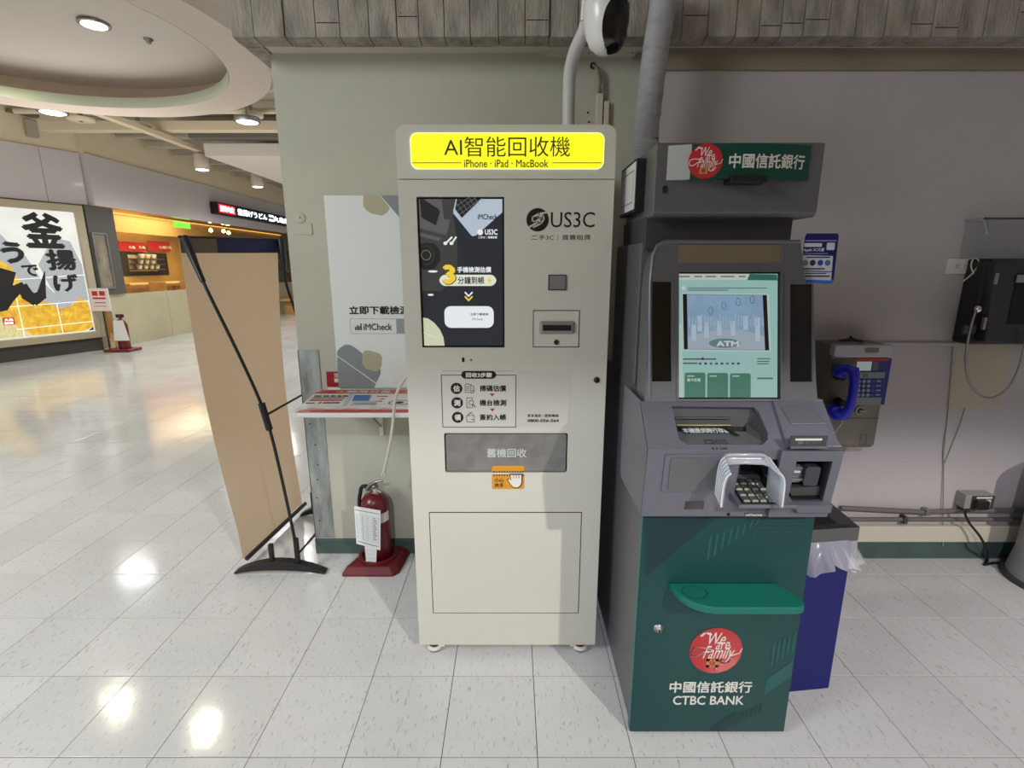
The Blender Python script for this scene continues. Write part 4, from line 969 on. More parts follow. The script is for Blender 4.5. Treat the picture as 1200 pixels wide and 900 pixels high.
m_hood = M('hood_clear', (190, 196, 206), .18, trans=.0, alpha=.60, coat=.5)
hx0, hx1 = .549, .708; zt_, zfr = CZf-.008, at(880, 553, 1.235).z
def arch(x, yb_, yf, zb_, zf, n=7):
    return x
# hood shell: rows front->back, columns follow an inverted U
rows = 5; cols = []
hw = (hx1-hx0)/2; hc = (hx0+hx1)/2
for a in range(0, 21):
    t_ = a/20.0
    # superellipse inverted U in (x, h) h in 0..1
    ang = math.pi*(1-t_)
    ex = math.copysign(abs(math.cos(ang))**.32, math.cos(ang)); ez = abs(math.sin(ang))**.38
    cols.append((ex, ez))
V = []; F = []
for rI in range(rows+1):
    s_ = rI/rows; y_ = 1.232+(1.30-1.232)*s_
    ztop = zfr+(zt_-zfr)*s_; zlow = zk-.006+.01*s_
    for ci, (ex, ez) in enumerate(cols):
        yy = y_
        if rI == 0 and 8 <= ci <= 12: yy = 1.232+(.040, .052, .056, .052, .040)[ci-8]
        if rI == 1 and 8 <= ci <= 12: yy = max(y_, 1.232+(.044, .055, .059, .055, .044)[ci-8])
        if rI in (2, 3) and 8 <= ci <= 12: yy = max(y_, 1.292+.002*rI)
        V.append((hc+ex*(hw-.006*s_), yy, zlow+(ztop-zlow)*ez))
nc = len(cols)
for rI in range(rows):
    for ci in range(nc-1): a = rI*nc+ci; F.append((a, a+1, a+nc+1, a+nc))
q = MB().add(V, F, m_hood, True); hood = q.build('keypad_hood', at_); sd = hood.modifiers.new('thick', 'SOLIDIFY'); sd.thickness = .005
for s_ in (0.0, .16, .32, .48, .64, .8):
    pts = []
    for ci, (ex, ez) in enumerate(cols):
        y_ = 1.232+.068*s_
        if 8 <= ci <= 12 and s_ < .8: pts.append(None); continue
        ztop = zfr+(zt_-zfr)*s_; zlow = zk-.006+.01*s_
        pts.append((hc+ex*(hw-.006*s_)*1.01, y_, zlow+(ztop-zlow)*ez+.001))
    for seg_ in (pts[:8], pts[13:]):
        MB().tube([p for p in seg_ if p], .0014 if s_ else .0028, M('hood_rib', (214, 218, 226), .15, alpha=.9, coat=.6), 6).build('hood_rib', hood)
# receipt and card module at the right
mx0, mx1 = PF.uv(907, 560)[0], cx1
rp = MB(); PRk = Pl(PDk.pt(0, 0, .010), (1, 0, 0), dv); PRf = Pl(PF.pt(0, 0, .012), (1, 0, 0), fv)
mo = PDk.poly([(905, 473), (944, 473), (977, 521), (920, 522)])
rp.prism(PDk, [(mo[0][0], Ld-.004), (min(mo[1][0], cx1-.004), Ld-.004), (cx1-.001, .004), (mo[3][0], .004)][::-1], -.004, .010, m_gm2)
rp.prism(PDk, PDk.poly([(912, 478), (943, 478), (966, 499), (925, 500)]), .010, .013, m_gm)
rp.build('receipt_module', at_, bev=.003)
rf = MB(); rf.holed(PF, R4((mx0, .002, mx1, Lf+.002)), [R4(PF.rect(925.5, 538, 967, 585))[::-1]], 0, .012, m_gm2); rf = rf.build('card_module', at_)
r_ = PRf.rect(925, 510.5, 968, 523.5)
q = MB(); q.prism(PRf, R4(r_), 0, .004, m_gmd); q.prism(PRf, R4(PRf.rect(931, 513, 962, 515)), .004, .006, m_lw); q.text(PRf, 'RECEIPT', PRf.rect(943, 516, 960, 519.5), .0046, m_gm2, .01); q.flat(PRf, R4(PRf.rect(934, 516, 940, 519.5)), .0046, m_gm2)
q.prism(PRf, R4(PRf.rect(925, 521.5, 968, 524)), .004, .009, m_gm2); q.build('receipt_slot', rf)
m_clr = M('clear_plastic', (150, 150, 156), .1, alpha=.45, coat=.5)
q = MB(); rr_ = PRf.rect(925.5, 538, 967, 585)
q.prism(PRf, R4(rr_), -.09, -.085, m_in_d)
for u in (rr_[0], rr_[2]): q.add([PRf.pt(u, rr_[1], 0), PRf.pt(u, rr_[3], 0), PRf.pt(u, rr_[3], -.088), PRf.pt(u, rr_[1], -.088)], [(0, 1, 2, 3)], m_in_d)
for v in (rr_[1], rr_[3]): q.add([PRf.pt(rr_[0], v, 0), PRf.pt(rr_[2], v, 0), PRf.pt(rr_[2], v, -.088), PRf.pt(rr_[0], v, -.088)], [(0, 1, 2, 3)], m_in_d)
q.build('card_recess', rf)
MB().prism(PRf, rr(PRf.rect(927, 553, 945, 571), .004), -.06, -.025, m_clr).prism(PRf, R4(PRf.rect(929, 557.5, 943, 559)), -.03, -.022, m_lw).prism(PRf, R4(PRf.rect(929, 565, 946, 567.5)), -.03, -.018, m_steel).build('card_slot', rf)
MB().prism(PRf, rr(PRf.rect(946, 550, 963, 572), .008), -.05, -.012, M('smoke_plastic', (48, 48, 58), .15, coat=.4)).build('card_guard', rf)
MB().prism(PRf, PRf.poly([(927, 575), (963, 573), (966, 583), (930, 584)]), -.03, -.012, m_gmd).build('card_lip', rf)
r_ = PRf.rect(922, 588, 979, 600); MB().pyr(PRf, [(r_[0], r_[3]), (r_[0]+.02, r_[1]), (cx1, r_[1]+.002), (cx1, r_[3])], -.002, [(r_[0]+.012, r_[3]-.004), (r_[0]+.026, r_[1]+.006), (cx1-.002, r_[1]+.006), (cx1-.002, r_[3]-.004)], .014, m_gm2).build('lower_lip', rf, bev=.002)

# screen housing
BYt, BZt = 1.505, at(850, 283, 1.505).z
bv = Vector((0, BYt-CYb, BZt-CZt)).normalized(); PB = Pl((0, CYb, CZt), (1, 0, 0), bv); Lb = (Vector((0, BYt, BZt))-Vector((0, CYb, CZt))).length
top_l, top_r = PB.uv(765, 283)[0], PB.uv(938, 283)[0]
outl = [(cx0+.012, 0), (PB.uv(957, 466)[0]+.003, 0), (PB.uv(955.5, 447)[0]+.002, PB.uv(955, 447)[1]), (PB.uv(952.5, 333)[0]+.002, PB.uv(952, 333)[1]), (PB.uv(944, 331)[0], PB.uv(944, 331)[1]), (top_r, Lb), (top_l+.035, Lb), (top_l+.014, Lb-.012), (top_l+.002, Lb-.04), (top_l-.006, Lb-.12)]
scA = PB.rect(794, 318.5, 916, 467); scA = (PB.uv(795, 392)[0], .006, PB.uv(914.5, 392)[0], scA[3])
mir = PB.rect(794.5, 283.5, 917.5, 307.5); mir = (mir[0], mir[1], mir[2], Lb-.006)
mL = PB.rect(763, 330, 786.5, 447); mL = (PB.uv(764, 390)[0], mL[1], PB.uv(787, 390)[0], mL[3]); mR = PB.rect(926, 333, 953.5, 447.5)
q = MB(); q.holed(PB, outl, [R4(scA)[::-1], R4(mir)[::-1], R4(mL)[::-1], R4((mR[0], mR[1], mR[2]-.003, mR[3]))[::-1]], -.012, 0, m_gm); hs = q.build('screen_housing', at_)
q = MB(); q.prism(PB, [(u*.985+.008, v) for u, v in outl], -.11, -.0121, m_gm); q.build('housing_back', at_)
q = MB(); q.tube([PB.pt(top_l-.008, .01, -.004), PB.pt(top_l-.006, Lb-.12, -.004), PB.pt(top_l+.002, Lb-.04, -.004), PB.pt(top_l+.014, Lb-.012, -.004), PB.pt(top_l+.035, Lb, -.004), PB.pt(top_r, Lb, -.004)], .006, m_gm2, 8); q.build('housing_rim', at_)
m_mirr = M('convex_mirror', (28, 28, 28), .04, .85); m_mirt = M('top_mirror', (190, 180, 165), .03, 1.0)
for r_, mm, nm in ((mL, m_blk, 'side_panel'), ((mR[0], mR[1], mR[2]-.003, mR[3]), m_blk, 'side_panel'), (mir, m_mirt, 'rear_view_mirror')):
    MB().prism(PB, R4(r_), -.012, -.006, mm).build(nm, hs)
MB().ring(PB, R4(grow(scA, .006)), R4(scA), -.004, .003, m_gm).build('screen_frame', hs)
# display
q = MB(); q.prism(PB, R4(scA), -.012, -.008, m_blk); dsp = q.build('display', hs)
di = grow(scA, -.004); wS = -.0078
m_d = lambda n_, c_, e_=.62: M('disp_'+n_, c_, emit=e_)
q = MB(); DW = [wS]
def dpoly(pts, m):
    DW[0] += .00006
    p = clip(PB.poly(pts), di)
    if len(p) > 2: q.flat(PB, p, DW[0], m)
def drect(x0, y0, x1, y1, m, rad=0):
    DW[0] += .00006; rr3 = PB.rect(x0, y0, x1, y1); p = clip(rr(rr3, rad) if rad else R4(rr3), di)
    if len(p) > 2: q.flat(PB, p, DW[0], m)
def zd(x, y): return (780+x/5.0, 300+y/5.0)
drect(790, 310, 920, 470, m_d('aqua', (168, 212, 206)))
dpoly([zd(60, 380), zd(100, 400), zd(110, 830), zd(60, 830)], m_d('aqua2', (196, 222, 212)))
dpoly([zd(60, 95), zd(500, 102), zd(485, 138), zd(66, 138)], m_d('white', (216, 222, 214)))
dpoly([zd(500, 102), zd(660, 105), zd(665, 140), zd(485, 138)], m_d('teal', (50, 110, 100)))
for k, x in enumerate((72, 175, 240, 330, 435)):
    drect(*zd(x, 113), *zd(x+(75, 45, 62, 80, 40)[k], 121), m_d('grey', (110, 124, 122)))
uc, vc = PB.uv(*zd(110, 185)); q.flat(PB, circ(uc, vc, .0055), DW[0]+.0002, m_d('pale', (226, 236, 232)))
for y in (182, 194): drect(*zd(135, y), *zd((600 if y == 182 else 370), y+7), m_d('grey2', (120, 146, 146)))
dpoly([zd(98, 212), zd(613, 218), zd(628, 562), zd(102, 556)], m_d('frame', (196, 222, 218)))
dpoly([zd(105, 220), zd(600, 226), zd(614, 552), zd(112, 546)], m_d('black', (8, 8, 8), .3))
dpoly([zd(130, 222), zd(576, 227), zd(590, 550), zd(135, 545)], M('disp_sky', (150, 184, 214), emit=.62, noise=(9, .10)))
dpoly([zd(134, 470), zd(250, 440), zd(450, 430), zd(586, 470), zd(590, 550), zd(135, 545)], m_d('floor', (176, 192, 204)))
for x, y0_, y1_ in ((155, 400, 498), (230, 385, 476), (305, 380, 465), (385, 380, 465), (530, 360, 500), (190, 350, 440), (460, 350, 430)):
    dpoly([zd(x, y0_), zd(x+28, y0_), zd(x+30, y1_), zd(x+2, y1_)], m_d('pillar', (196, 212, 226)))
for x in range(140, 580, 18):
    h_ = 20+(x*7 % 33); dpoly([zd(x, 390-h_), zd(x+8, 390-h_), zd(x+8, 410), zd(x, 410)], m_d('skyline', (170, 196, 220)))
for x, y in ((268, 320), (346, 290), (430, 268), (512, 255)):
    uc, vc = PB.uv(*zd(x, y)); q.line(PB, circ(uc, vc, .006, .011, 16), .0014, DW[0]+.0003, m_d('ringblue', (60, 90, 130)), True)
uc, vc = PB.uv(*zd(350, 510)); q.flat(PB, circ(uc, vc, .045, .0135), DW[0]+.0002, m_d('oval', (110, 140, 150)))
DW[0] += .0004; q.text(PB, 'ATM', PB.rect(*zd(300, 496), *zd(435, 530)), DW[0], m_d('w2', (220, 226, 230)), .05)
for y, a, b in ((599, 105, 300), (624, 105, 190)): drect(*zd(a, y), *zd(b, y+9), m_d('grey3', (90, 110, 112)))
for k in range(8): drect(*zd(198+k*32, 624), *zd(214+k*32, 636), m_d(('i1', 'i2', 'i3')[k % 3], ((60, 90, 140), (40, 70, 110), (130, 90, 90))[k % 3]))
uc, vc = PB.uv(*zd(220, 602)); q.flat(PB, circ(uc, vc, .004), DW[0]+.0003, m_d('dkred', (110, 20, 30)))
for y in (598, 614, 628): drect(*zd(540, y), *zd(600+y % 20, y+6), m_d('grey3', (90, 110, 112)))
for k, x in enumerate((114, 247, 380)):
    drect(*zd(x, 683+k*2), *zd(x+122, 860), m_d('btn', (62, 128, 108)), .006)
    drect(*zd(x+14, 700), *zd(x+56, 707), m_d('w3', (190, 216, 200)))
drect(*zd(540, 712), *zd(632, 722), m_d('grey3', (90, 110, 112)))
q.build('display_picture', dsp)
q = MB(); q.text(PB, '無卡交易', PB.rect(*zd(128, 716), *zd(206, 736)), DW[0]+.0006, m_d('w4', (230, 240, 232)), .02); q.build('display_lettering', dsp)

# upper body, neck and header
HY = 1.525; hz0, hz1 = at(860, 254, HY).z, at(860, 167, HY).z
hx_0, hx_1 = .400, .868
MB().box((hx_0, HY+.06, BZt-.02), (hx_1-.035, 1.9, hz0+.005), m_gmd).build('neck', at_)
MB().box((ax0+.002, BYt+.09, 1.1), (ax1-.06, 1.96, 1.57), m_gm).build('upper_cabinet', at_, bev=.004)
q = MB(); q.xprism([(HY, hz0+.012), (HY, hz1), (1.875, hz1), (1.875, hz0), (HY+.012, hz0)][::-1], hx_0, hx_1, m_gm); hd = q.build('header', at_, bev=.004)
MB().box((hx_0+.01, 1.60, 1.55), (hx_0+.20, 1.90, hz0), m_gm).build('upper_side', at_, bev=.004)
PH = Pl((0, HY, 0), (1, 0, 0), (0, 0, 1)); rs = PH.rect(781, 168.5, 948, 208)
uL, uR = PH.uv(782, 190)[0], PH.uv(948, 190)[0]; cu_ = (uL+uR)/2; hwid = (uR-uL)/2
PHb = Pl((0, HY, 0), (1, 0, 0), (0, 0, 1), bow=(hwid, .030, cu_))
vb0, vb1 = at(865, 211, HY-.02).z+.002, at(865, 169, HY-.02).z
q = MB(); um = uL+(uR-uL)*.15
m_sg = M('header_green', (4, 66, 56), .3); m_sgw2 = M('header_white', (168, 170, 168), .3)
q.strip(PHb, uL, um, vb0, vb1, -.03, .004, m_sgw2, 5); q.strip(PHb, um, uR, vb0, vb1, -.03, .004, m_sg, 18); hs_ = q.build('curved_sign', hd)
q = MB(); uc = uL+(uR-uL)*.245; logo(q, PHb, uc, (vb0+vb1)/2, .045, .0056)
q.text(PHb, '中國信託銀行', (uL+(uR-uL)*.40, vb0+.026, uR-.018, vb1-.026), .006, m_lw, .02); q.build('lettering', hs_)
MB().prism(PH, rr(PH.rect(848, 209, 890, 217.5), .004), 0, .05, m_black).build('camera_pod', hd, bev=.003)
uc, vc = PH.uv(779, 222); MB().prism(PH, rr((uc-.006, vc-.010, uc+.006, vc+.010), .005), 0, .004, m_dark).build('keyhole', hd)
PSd = Pl((hx_0, HY, 0), (0, -1, 0), (0, 0, 1))
r_ = PSd.rect(737.5, 197, 757, 249)
r_ = (PSd.uv(738, 222)[0], PSd.uv(745, 248)[1], PSd.uv(755, 222)[0], PSd.uv(745, 199)[1])
MB().prism(PSd, rr(grow(r_, .010), .006), 0, .028, m_black).prism(PSd, rr(grow(r_, .002), .004), .028, .030, M('notice_pale', (206, 210, 204), .4)).line(PSd, R4(grow(r_, -.02)), .003, .0306, M('print_grey', (90, 90, 90), .5), True).build('notice_frame', hd)  # plain pale panel in a black frame
MB().prism(PSd, R4((r_[0]-.085, r_[1]+.02, r_[0]-.022, r_[3]-.01)), 0, .004, M('dark_brown', (36, 26, 22), .4)).build('side_display', hd)
MB().flat(PSd, R4((r_[0]-.078, r_[1]+.025, r_[0]-.035, r_[1]+.085)), .005, M('violet_glow', (200, 180, 255), emit=1.6)).build('status_light', hd)
# blue promotion card clipped to the housing
ca = PB.pt(PB.uv(938, 300)[0], 0, 0)
PCd = Pl((0, 1.435, 0), (1, .0, 0), (0, .05, 1))
q = MB(); co = PCd.poly([(936.5, 331), (975, 332.5), (977, 328), (983, 276), (981.5, 273.5), (946, 273.5), (944, 277)])
q.prism(PCd, co, -.002, 0, M('card_navy', (18, 18, 92), .35))
q.flat(PCd, PCd.poly([(936.7, 327), (976.2, 327), (975, 332.2), (936.5, 330.8)]), .0006, M('card_blue', (40, 110, 210), .35))
m_cw = M('card_white', (196, 200, 210), .4); m_cn = M('card_ink', (40, 46, 90), .4)
q.flat(PCd, PCd.poly([(938.5, 317), (974.5, 318), (976, 300), (940, 299)]), .0010, m_cw); q.flat(PCd, PCd.poly([(937.8, 327.5), (973.5, 328.5), (974.5, 319), (938.4, 318.2)]), .0010, m_cw)
for k, x in enumerate((943.5, 952, 961, 969.5)): u, v = PCd.uv(x, 308); q.flat(PCd, circ(u, v, .0085, .0085, 14), .0014, M('card_icon%d' % k, ((120, 124, 140), (40, 44, 60), (40, 70, 150), (90, 100, 150))[k], .4))
q.text(PCd, 'Apple 3C大賞', PCd.rect(941, 290.5, 966, 295.5), .0010, m_cw, .03, .2)
q.flat(PCd, R4(PCd.rect(942.5, 285, 963, 289.3)), .0010, m_cw); q.flat(PCd, rr(PCd.rect(968.5, 284.5, 978, 293), .003), .0010, m_cw)
q.flat(PCd, R4(PCd.rect(944, 281.3, 980, 283)), .0010, M('card_mid', (120, 124, 170), .4)); q.flat(PCd, R4(PCd.rect(941, 296.6, 970, 297.8)), .0010, M('card_mid', (120, 124, 170), .4))
q.flat(PCd, R4(PCd.rect(944.5, 300.8, 972.5, 302.4)), .0014, m_cn); q.flat(PCd, R4(PCd.rect(939.5, 314.2, 966, 315.9)), .0014, m_cn); q.flat(PCd, R4(PCd.rect(939.5, 319.8, 968, 321)), .0014, m_cn); q.flat(PCd, R4(PCd.rect(939.5, 322.8, 972, 324.6)), .0014, m_cn)
tag(q.build('promotion_card'), 'navy and white promotion card fixed to the right of the cash machine screen', 'card')

# ================================================================== BLUE BIN
m_bin = M('bin_blue', (8, 18, 100), .55, noise=(3, .08)); m_rim = M('bin_rim', (116, 116, 118), .35, .8)
fl_, fr_ = atz(925, 811, 0), atz(971, 806.5, 0)
bu = (fr_-fl_).normalized(); bb_ = Vector((-bu.y, bu.x, 0))
bl = fr_-bu*.245; bk = .30; zb1 = .545
tb = thing('waste_bin', 'square dark blue bin with steel rim and clear liner behind the cash machine', 'bin', tuple((bl+fr_)/2+bb_*.15))
cor = [bl, fr_, fr_+bb_*bk, bl+bb_*bk]
def ringp(cs, g_, z): 
    c0 = sum(cs, Vector())/4; return [Vector((c0.x+(p.x-c0.x)*g_, c0.y+(p.y-c0.y)*g_, z)) for p in cs]
q = MB(); A_ = ringp(cor, 1, 0.0); B_ = ringp(cor, 1.0, zb1+.06); C_ = ringp(cor, .97, zb1+.06); D_ = ringp(cor, .97, .02)
q.add(A_+B_+C_+D_, [(i, (i+1) % 4, 4+(i+1) % 4, 4+i) for i in range(4)]+[(4+i, 4+(i+1) % 4, 8+(i+1) % 4, 8+i) for i in range(4)]+[(8+i, 8+(i+1) % 4, 12+(i+1) % 4, 12+i) for i in range(4)]+[(3, 2, 1, 0), (12, 13, 14, 15)], m_bin); q.build('body', tb, bev=.003)
q = MB(); z0_, z1_ = zb1+.055, zb1+.105
lv = [ringp(cor, 1.07, z0_), ringp(cor, 1.07, z1_), ringp(cor, .72, z1_+.0), ringp(cor, .50, z0_-.02), ringp(cor, .50, z0_-.03), ringp(cor, 1.0, z0_-.0)]
lv[1] = [p+Vector((0, 0, .0 if i in (0, 1) else .045)) for i, p in enumerate(lv[1])]; lv[2] = [p+Vector((0, 0, -.012 if i in (0, 1) else .02)) for i, p in enumerate(lv[2])]
Vv = sum(lv, []); q.add(Vv, [(k*4+i, k*4+(i+1) % 4, (k+1)*4+(i+1) % 4, (k+1)*4+i) for k in range(5) for i in range(4)], m_rim); q.build('steel_rim', tb, bev=.002)
m_lin = M('liner_film', (214, 216, 226), .22, alpha=.42, coat=.4)
q = MB(); V = []; F = []; NN = 96; LV = 7
for j in range(LV+1):
    for i in range(NN):
        t_ = i/NN*4; k_ = int(t_); a, b = cor[k_], cor[(k_+1) % 4]; p = a.lerp(b, t_-k_); c0 = sum(cor, Vector())/4
        d_ = (p-c0); d_.z = 0; s_ = j/LV
        fl = .012+.075*s_*(.55+.45*math.sin(i*.55+1.3)*math.sin(i*.21))+.012*math.sin(i*1.7)*s_
        if d_.x < -.10: fl *= .12
        p2 = p+d_.normalized()*fl; V.append((p2.x, p2.y, z0_+.004-s_*(.088+.022*math.sin(i*.33)+.010*math.sin(i*.9))))
F = [(j*NN+i, j*NN+(i+1) % NN, (j+1)*NN+(i+1) % NN, (j+1)*NN+i) for j in range(LV) for i in range(NN)]
q.add(V, F, m_lin, True); q.build('plastic_liner', tb)
# ================================================================== WALL TELEPHONES
TYp = 2.27
PT = front(TYp)
m_ph = M('phone_steel', (128, 122, 114), .38, .55, noise=(6, .12)); m_phl = M('phone_steel_light', (176, 178, 186), .3, .6); m_pblue = M('handset_blue', (16, 24, 190), .35, coat=.3); m_pnav = M('keypad_blue', (30, 44, 120), .4)
x0p, x1p = PT.uv(969, 465)[0], PT.uv(1033, 465)[0]; z1p, z0p = PT.uv(1005, 404)[1], PT.uv(1000, 526)[1]
ph = thing('payphone', 'grey steel wall payphone with a bright blue handset beside the cash machine', 'telephone', ((x0p+x1p)/2, YR, z0p))
xl, xr = x0p-.004, x1p+.004
q = MB(); q.xprism([(YR-.002, z0p), (TYp+.02, z0p), (TYp, z0p+.02), (TYp, z1p-.01), (TYp+.03, z1p), (YR-.002, z1p)][::-1], xl, xr, m_ph); q.build('housing', ph, bev=.005)
vt_ = PT.uv(1005, 418)[1]
q = MB(); q.prism(PT, rr((xl-.002, vt_, xr+.004, z1p+.002), .012), -.02, .020, m_phl); hp_ = q.build('top_hood', ph, bev=.005)
MB().prism(PT, rr(PT.rect(1010, 406.5, 1026, 412.5), .008), .020, .022, m_ph).build('badge', hp_)
vs = PT.uv(1000, 490)[1]; MB().prism(PT, R4((xl, vs-.001, xr, vs+.001)), 0, .0012, m_dark).build('seam', ph)
q = MB(); q.prism(PT, R4(PT.rect(1000, 420, 1040, 474)), 0, .004, m_pnav); kp = q.build('key_panel', ph)
q = MB(); q.flat(PT, R4(PT.rect(1000, 419.8, 1041, 422.8)), .0050, m_red); q.prism(PT, R4(PT.rect(1003, 423.5, 1020, 434)), .004, .007, M('phone_display', (196, 214, 210), emit=.35)); q.flat(PT, R4(PT.rect(1021.5, 424, 1028.5, 434)), .005, M('panel_grey', (90, 92, 100), .4))
q.flat(PT, R4(PT.rect(1001.5, 436, 1036, 443)), .005, M('panel_pale', (130, 136, 138), .4)); q.flat(PT, R4(PT.rect(1002, 437, 1007, 441.5)), .0056, m_red); q.flat(PT, R4(PT.rect(1010, 437, 1016, 441.5)), .0056, M('panel_green', (60, 130, 80), .4))
q.flat(PT, R4(PT.rect(998.5, 465.5, 1031.5, 474)), .0054, M('panel_pale', (130, 136, 138), .4)); q.build('printed_panel', kp)
for j in range(4):
    for i in range(3):
        u, v = PT.uv(1005.5+i*5.6-j*.4, 446.5+j*5.3); MB().prism(PT, circ(u, v, .0075, n=10), .004, .009, M('key_grey', (150, 156, 170), .35)).build('key', kp)
    u, v = PT.uv(1021.5-j*.4, 446.5+j*5.3); MB().prism(PT, R4((u-.009, v-.005, u+.009, v+.005)), .004, .008, M('key_blue', (50, 70, 170), .4)).build('key', kp)
    u, v = PT.uv(1029-j*.4, 446.5+j*5.3); MB().flat(PT, R4((u-.010, v-.003, u+.010, v+.003)), .0056, M('key_grey', (150, 156, 170), .35)).build('key_label', kp)
# cradle + handset
q = MB(); q.prism(PT, rr(PT.rect(971, 421, 996, 474), .008), 0, .003, M('phone_steel_dark', (90, 86, 82), .4, .5)); q.build('cradle_plate', ph)  # darker steel plate behind the handset
for py in (440, 470): u, v = PT.uv(981, py); MB().lathe(PT.pt(u, v, 0), [(.020, 0), (.016, .03), (.014, .045)], m_black, (0, -1, 0), 16).build('cradle_cup', ph)
uh, v1h = PT.uv(985.5, 430); _, v2h = PT.uv(985, 483)
hs_t = thing('telephone_handset', 'bright blue handset hanging on the steel payphone', 'handset', tuple(PT.pt(uh, v2h, .06)))
Hp = [PT.pt(uh-.036, v1h-.012, .048), PT.pt(uh-.020, v1h+.004, .066), PT.pt(uh+.005, v1h, .080), PT.pt(uh+.012, v1h-.05, .086), PT.pt(uh+.012, (v1h+v2h)/2, .088), PT.pt(uh+.008, v2h+.045, .084), PT.pt(uh-.004, v2h+.006, .076), PT.pt(uh-.03, v2h+.002, .062), PT.pt(uh-.045, v2h+.012, .048)]
MB().tube(Hp, [.018, .023, .024, .019, .018, .019, .024, .024, .018], m_pblue, 14).build('grip', hs_t)
for v in (v1h-.014, v2h+.014): MB().lathe(PT.pt(uh-.022, v, .026), [(.030, 0), (.031, .02), (.024, .032), (0, .034)], m_pblue, (0, -1, 0), 18).build('ear_cap', hs_t)
cord = [PT.pt(uh+.0, v2h-.01, .07), PT.pt(uh-.008, v2h-.05, .06), PT.pt(uh-.022, v2h-.10, .045), PT.pt(uh-.035, v2h-.15, .03), PT.pt(uh-.045, v2h-.18, .01)]
MB().tube(cord, .0035, m_phl, 8).build('steel_cord', hs_t)
u, v = PT.uv(1007, 481); q = MB(); q.lathe(PT.pt(u, v, 0), [(.022, 0), (.020, .006), (.013, .008), (.012, .003), (0, .003)], m_steel, (0, -1, 0), 20); q.box((PT.pt(u, v).x-.008, TYp-.014, v-.006), (PT.pt(u, v).x+.02, TYp-.006, v+.004), m_steel); q.build('return_lever', ph)
q = MB(); q.line(PT, R4(PT.rect(1008, 509, 1015, 521)), .002, .0014, m_gmd, True); q.build('door_outline', ph)
# dark cable bundle on top of payphone
c = PT.pt(PT.uv(1004, 400)[0], z1p+.012, -.03)
q = MB()
for k in range(5): q.tube([c+Vector((-.05+.01*k, random.uniform(-.02, .02), 0)), c+Vector((-.01, random.uniform(-.02, .02), .008+.003*k)), c+Vector((.045-.008*k, random.uniform(-.02, .02), 0))], .005, m_black, 6)
tag(q.build('cable_coil'), 'small dark coil of cable lying on top of the steel payphone', 'cable')

# black card telephone at the right edge, seen open from the side, with clear cover
bp_ = thing('wall_telephone', 'black wall telephone with a steel handset cord at the right edge of the frame', 'telephone', (2.62, YR, .98))
Pb = front(2.30); za_, zb_ = Pb.uv(1170, 303)[1], Pb.uv(1170, 405)[1]
xa = Pb.uv(1146, 350)[0]
q = MB(); bx = at(1135, 355, YR-.02).x
q.xprism([(YR-.002, zb_+.0), (2.33, zb_), (2.31, za_), (YR-.002, za_)][::-1], at(1143, 303, 2.40).x-.02, 3.05, m_black); q.build('back_box', bp_, bev=.012)
q = MB(); Pg = Pl((0, 2.28, 0), (1, 0, 0), (0, 0, 1)); qa = Pg.poly([(1154, 402), (1230, 405), (1230, 303), (1173, 303), (1166, 308)])
q.prism(Pg, qa, -.05, 0, M('phone_black', (40, 40, 44), .4, noise=(30, .1))); fc = q.build('face', bp_, bev=.008)
q = MB(); q.prism(Pg, rr(Pg.rect(1186, 320, 1240, 380), .01), -.002, .004, m_dark); q.prism(Pg, R4(Pg.rect(1190, 322, 1215, 331)), .004, .010, M('panel_pale', (130, 136, 138), .4)); q.build('dial_recess', fc)
for p in ((1163, 320, 1167, 333), (1150, 372, 1153, 386)): MB().prism(front(2.29), R4(front(2.29).rect(*p)), 0, .012, m_steel).build('hinge', bp_)
Pc = front(2.33); u, v = Pc.uv(1144, 362); cp = Pc.pt(u, v, .01)
MB().lathe(tuple(cp), [(.018, 0), (.018, .01), (.010, .016), (0, .018)], M('chrome', (220, 220, 220), .12, 1.0), (0, -1, 0), 18).build('cord_socket', bp_)
MB().prism(Pc, R4(Pc.rect(1127, 381, 1141, 391)), 0, .012, m_gmd).build('hook_plate', bp_)
pts = [at(1144, 364, 2.30), at(1139, 378, 2.31), at(1135, 395, 2.32), at(1132, 415, 2.33), at(1132, 430, 2.33), at(1135, 445, 2.33), at(1142, 458, 2.32), at(1152, 465, 2.31), at(1163, 466, 2.30), at(1175, 460, 2.29), at(1186, 448, 2.28), at(1194, 430, 2.27), at(1200, 408, 2.26), at(1206, 385, 2.25)]
MB().tube(smooth(pts), .0048, m_steel, 8).build('steel_cord', bp_)
MB().tube(smooth([at(1144, 364, 2.30), at(1141, 372, 2.30), at(1138, 385, 2.32)]), .004, m_steel, 6).build('cord_end', bp_)
# clear cover above
cv = MB(); y0c, y1c = 2.30, YR-.002
ztop = at(1170, 256, 2.33).z; xcv = at(1150, 275, 2.33).x
prof = [(y1c, za_), (y0c+.01, za_), (y0c, za_+.10), (y0c+.025, ztop-.01), (y0c+.05, ztop), (y1c, ztop)]
m_cov = M('clear_cover', (160, 164, 168), .22, alpha=.22, coat=.5)
cv.xprism(prof[::-1], xcv, 3.0, m_cov); cv.tube([(xcv, y0c, za_+.10), (xcv, y0c+.025, ztop-.01), (xcv, y0c+.05, ztop), (xcv, y1c, ztop)], .005, m_phl, 8); cv.tube([(xcv, y0c+.03, ztop), (3.0, y0c+.03, ztop)], .005, M('cover_edge', (60, 66, 90), .3), 8)
tag(cv.build('clear_cover'), 'clear plastic hood mounted above the black wall telephone', 'cover')
cw = MB().tube(smooth([at(1128, 330, 2.40), at(1138, 322, 2.38), at(1146, 312, 2.36), at(1147, 305, 2.36), at(1141, 303, 2.38), at(1138, 312, 2.38), at(1142, 322, 2.37), at(1147, 331, 2.36)]), .0032, M('cable_white', (190, 188, 180), .5), 7)
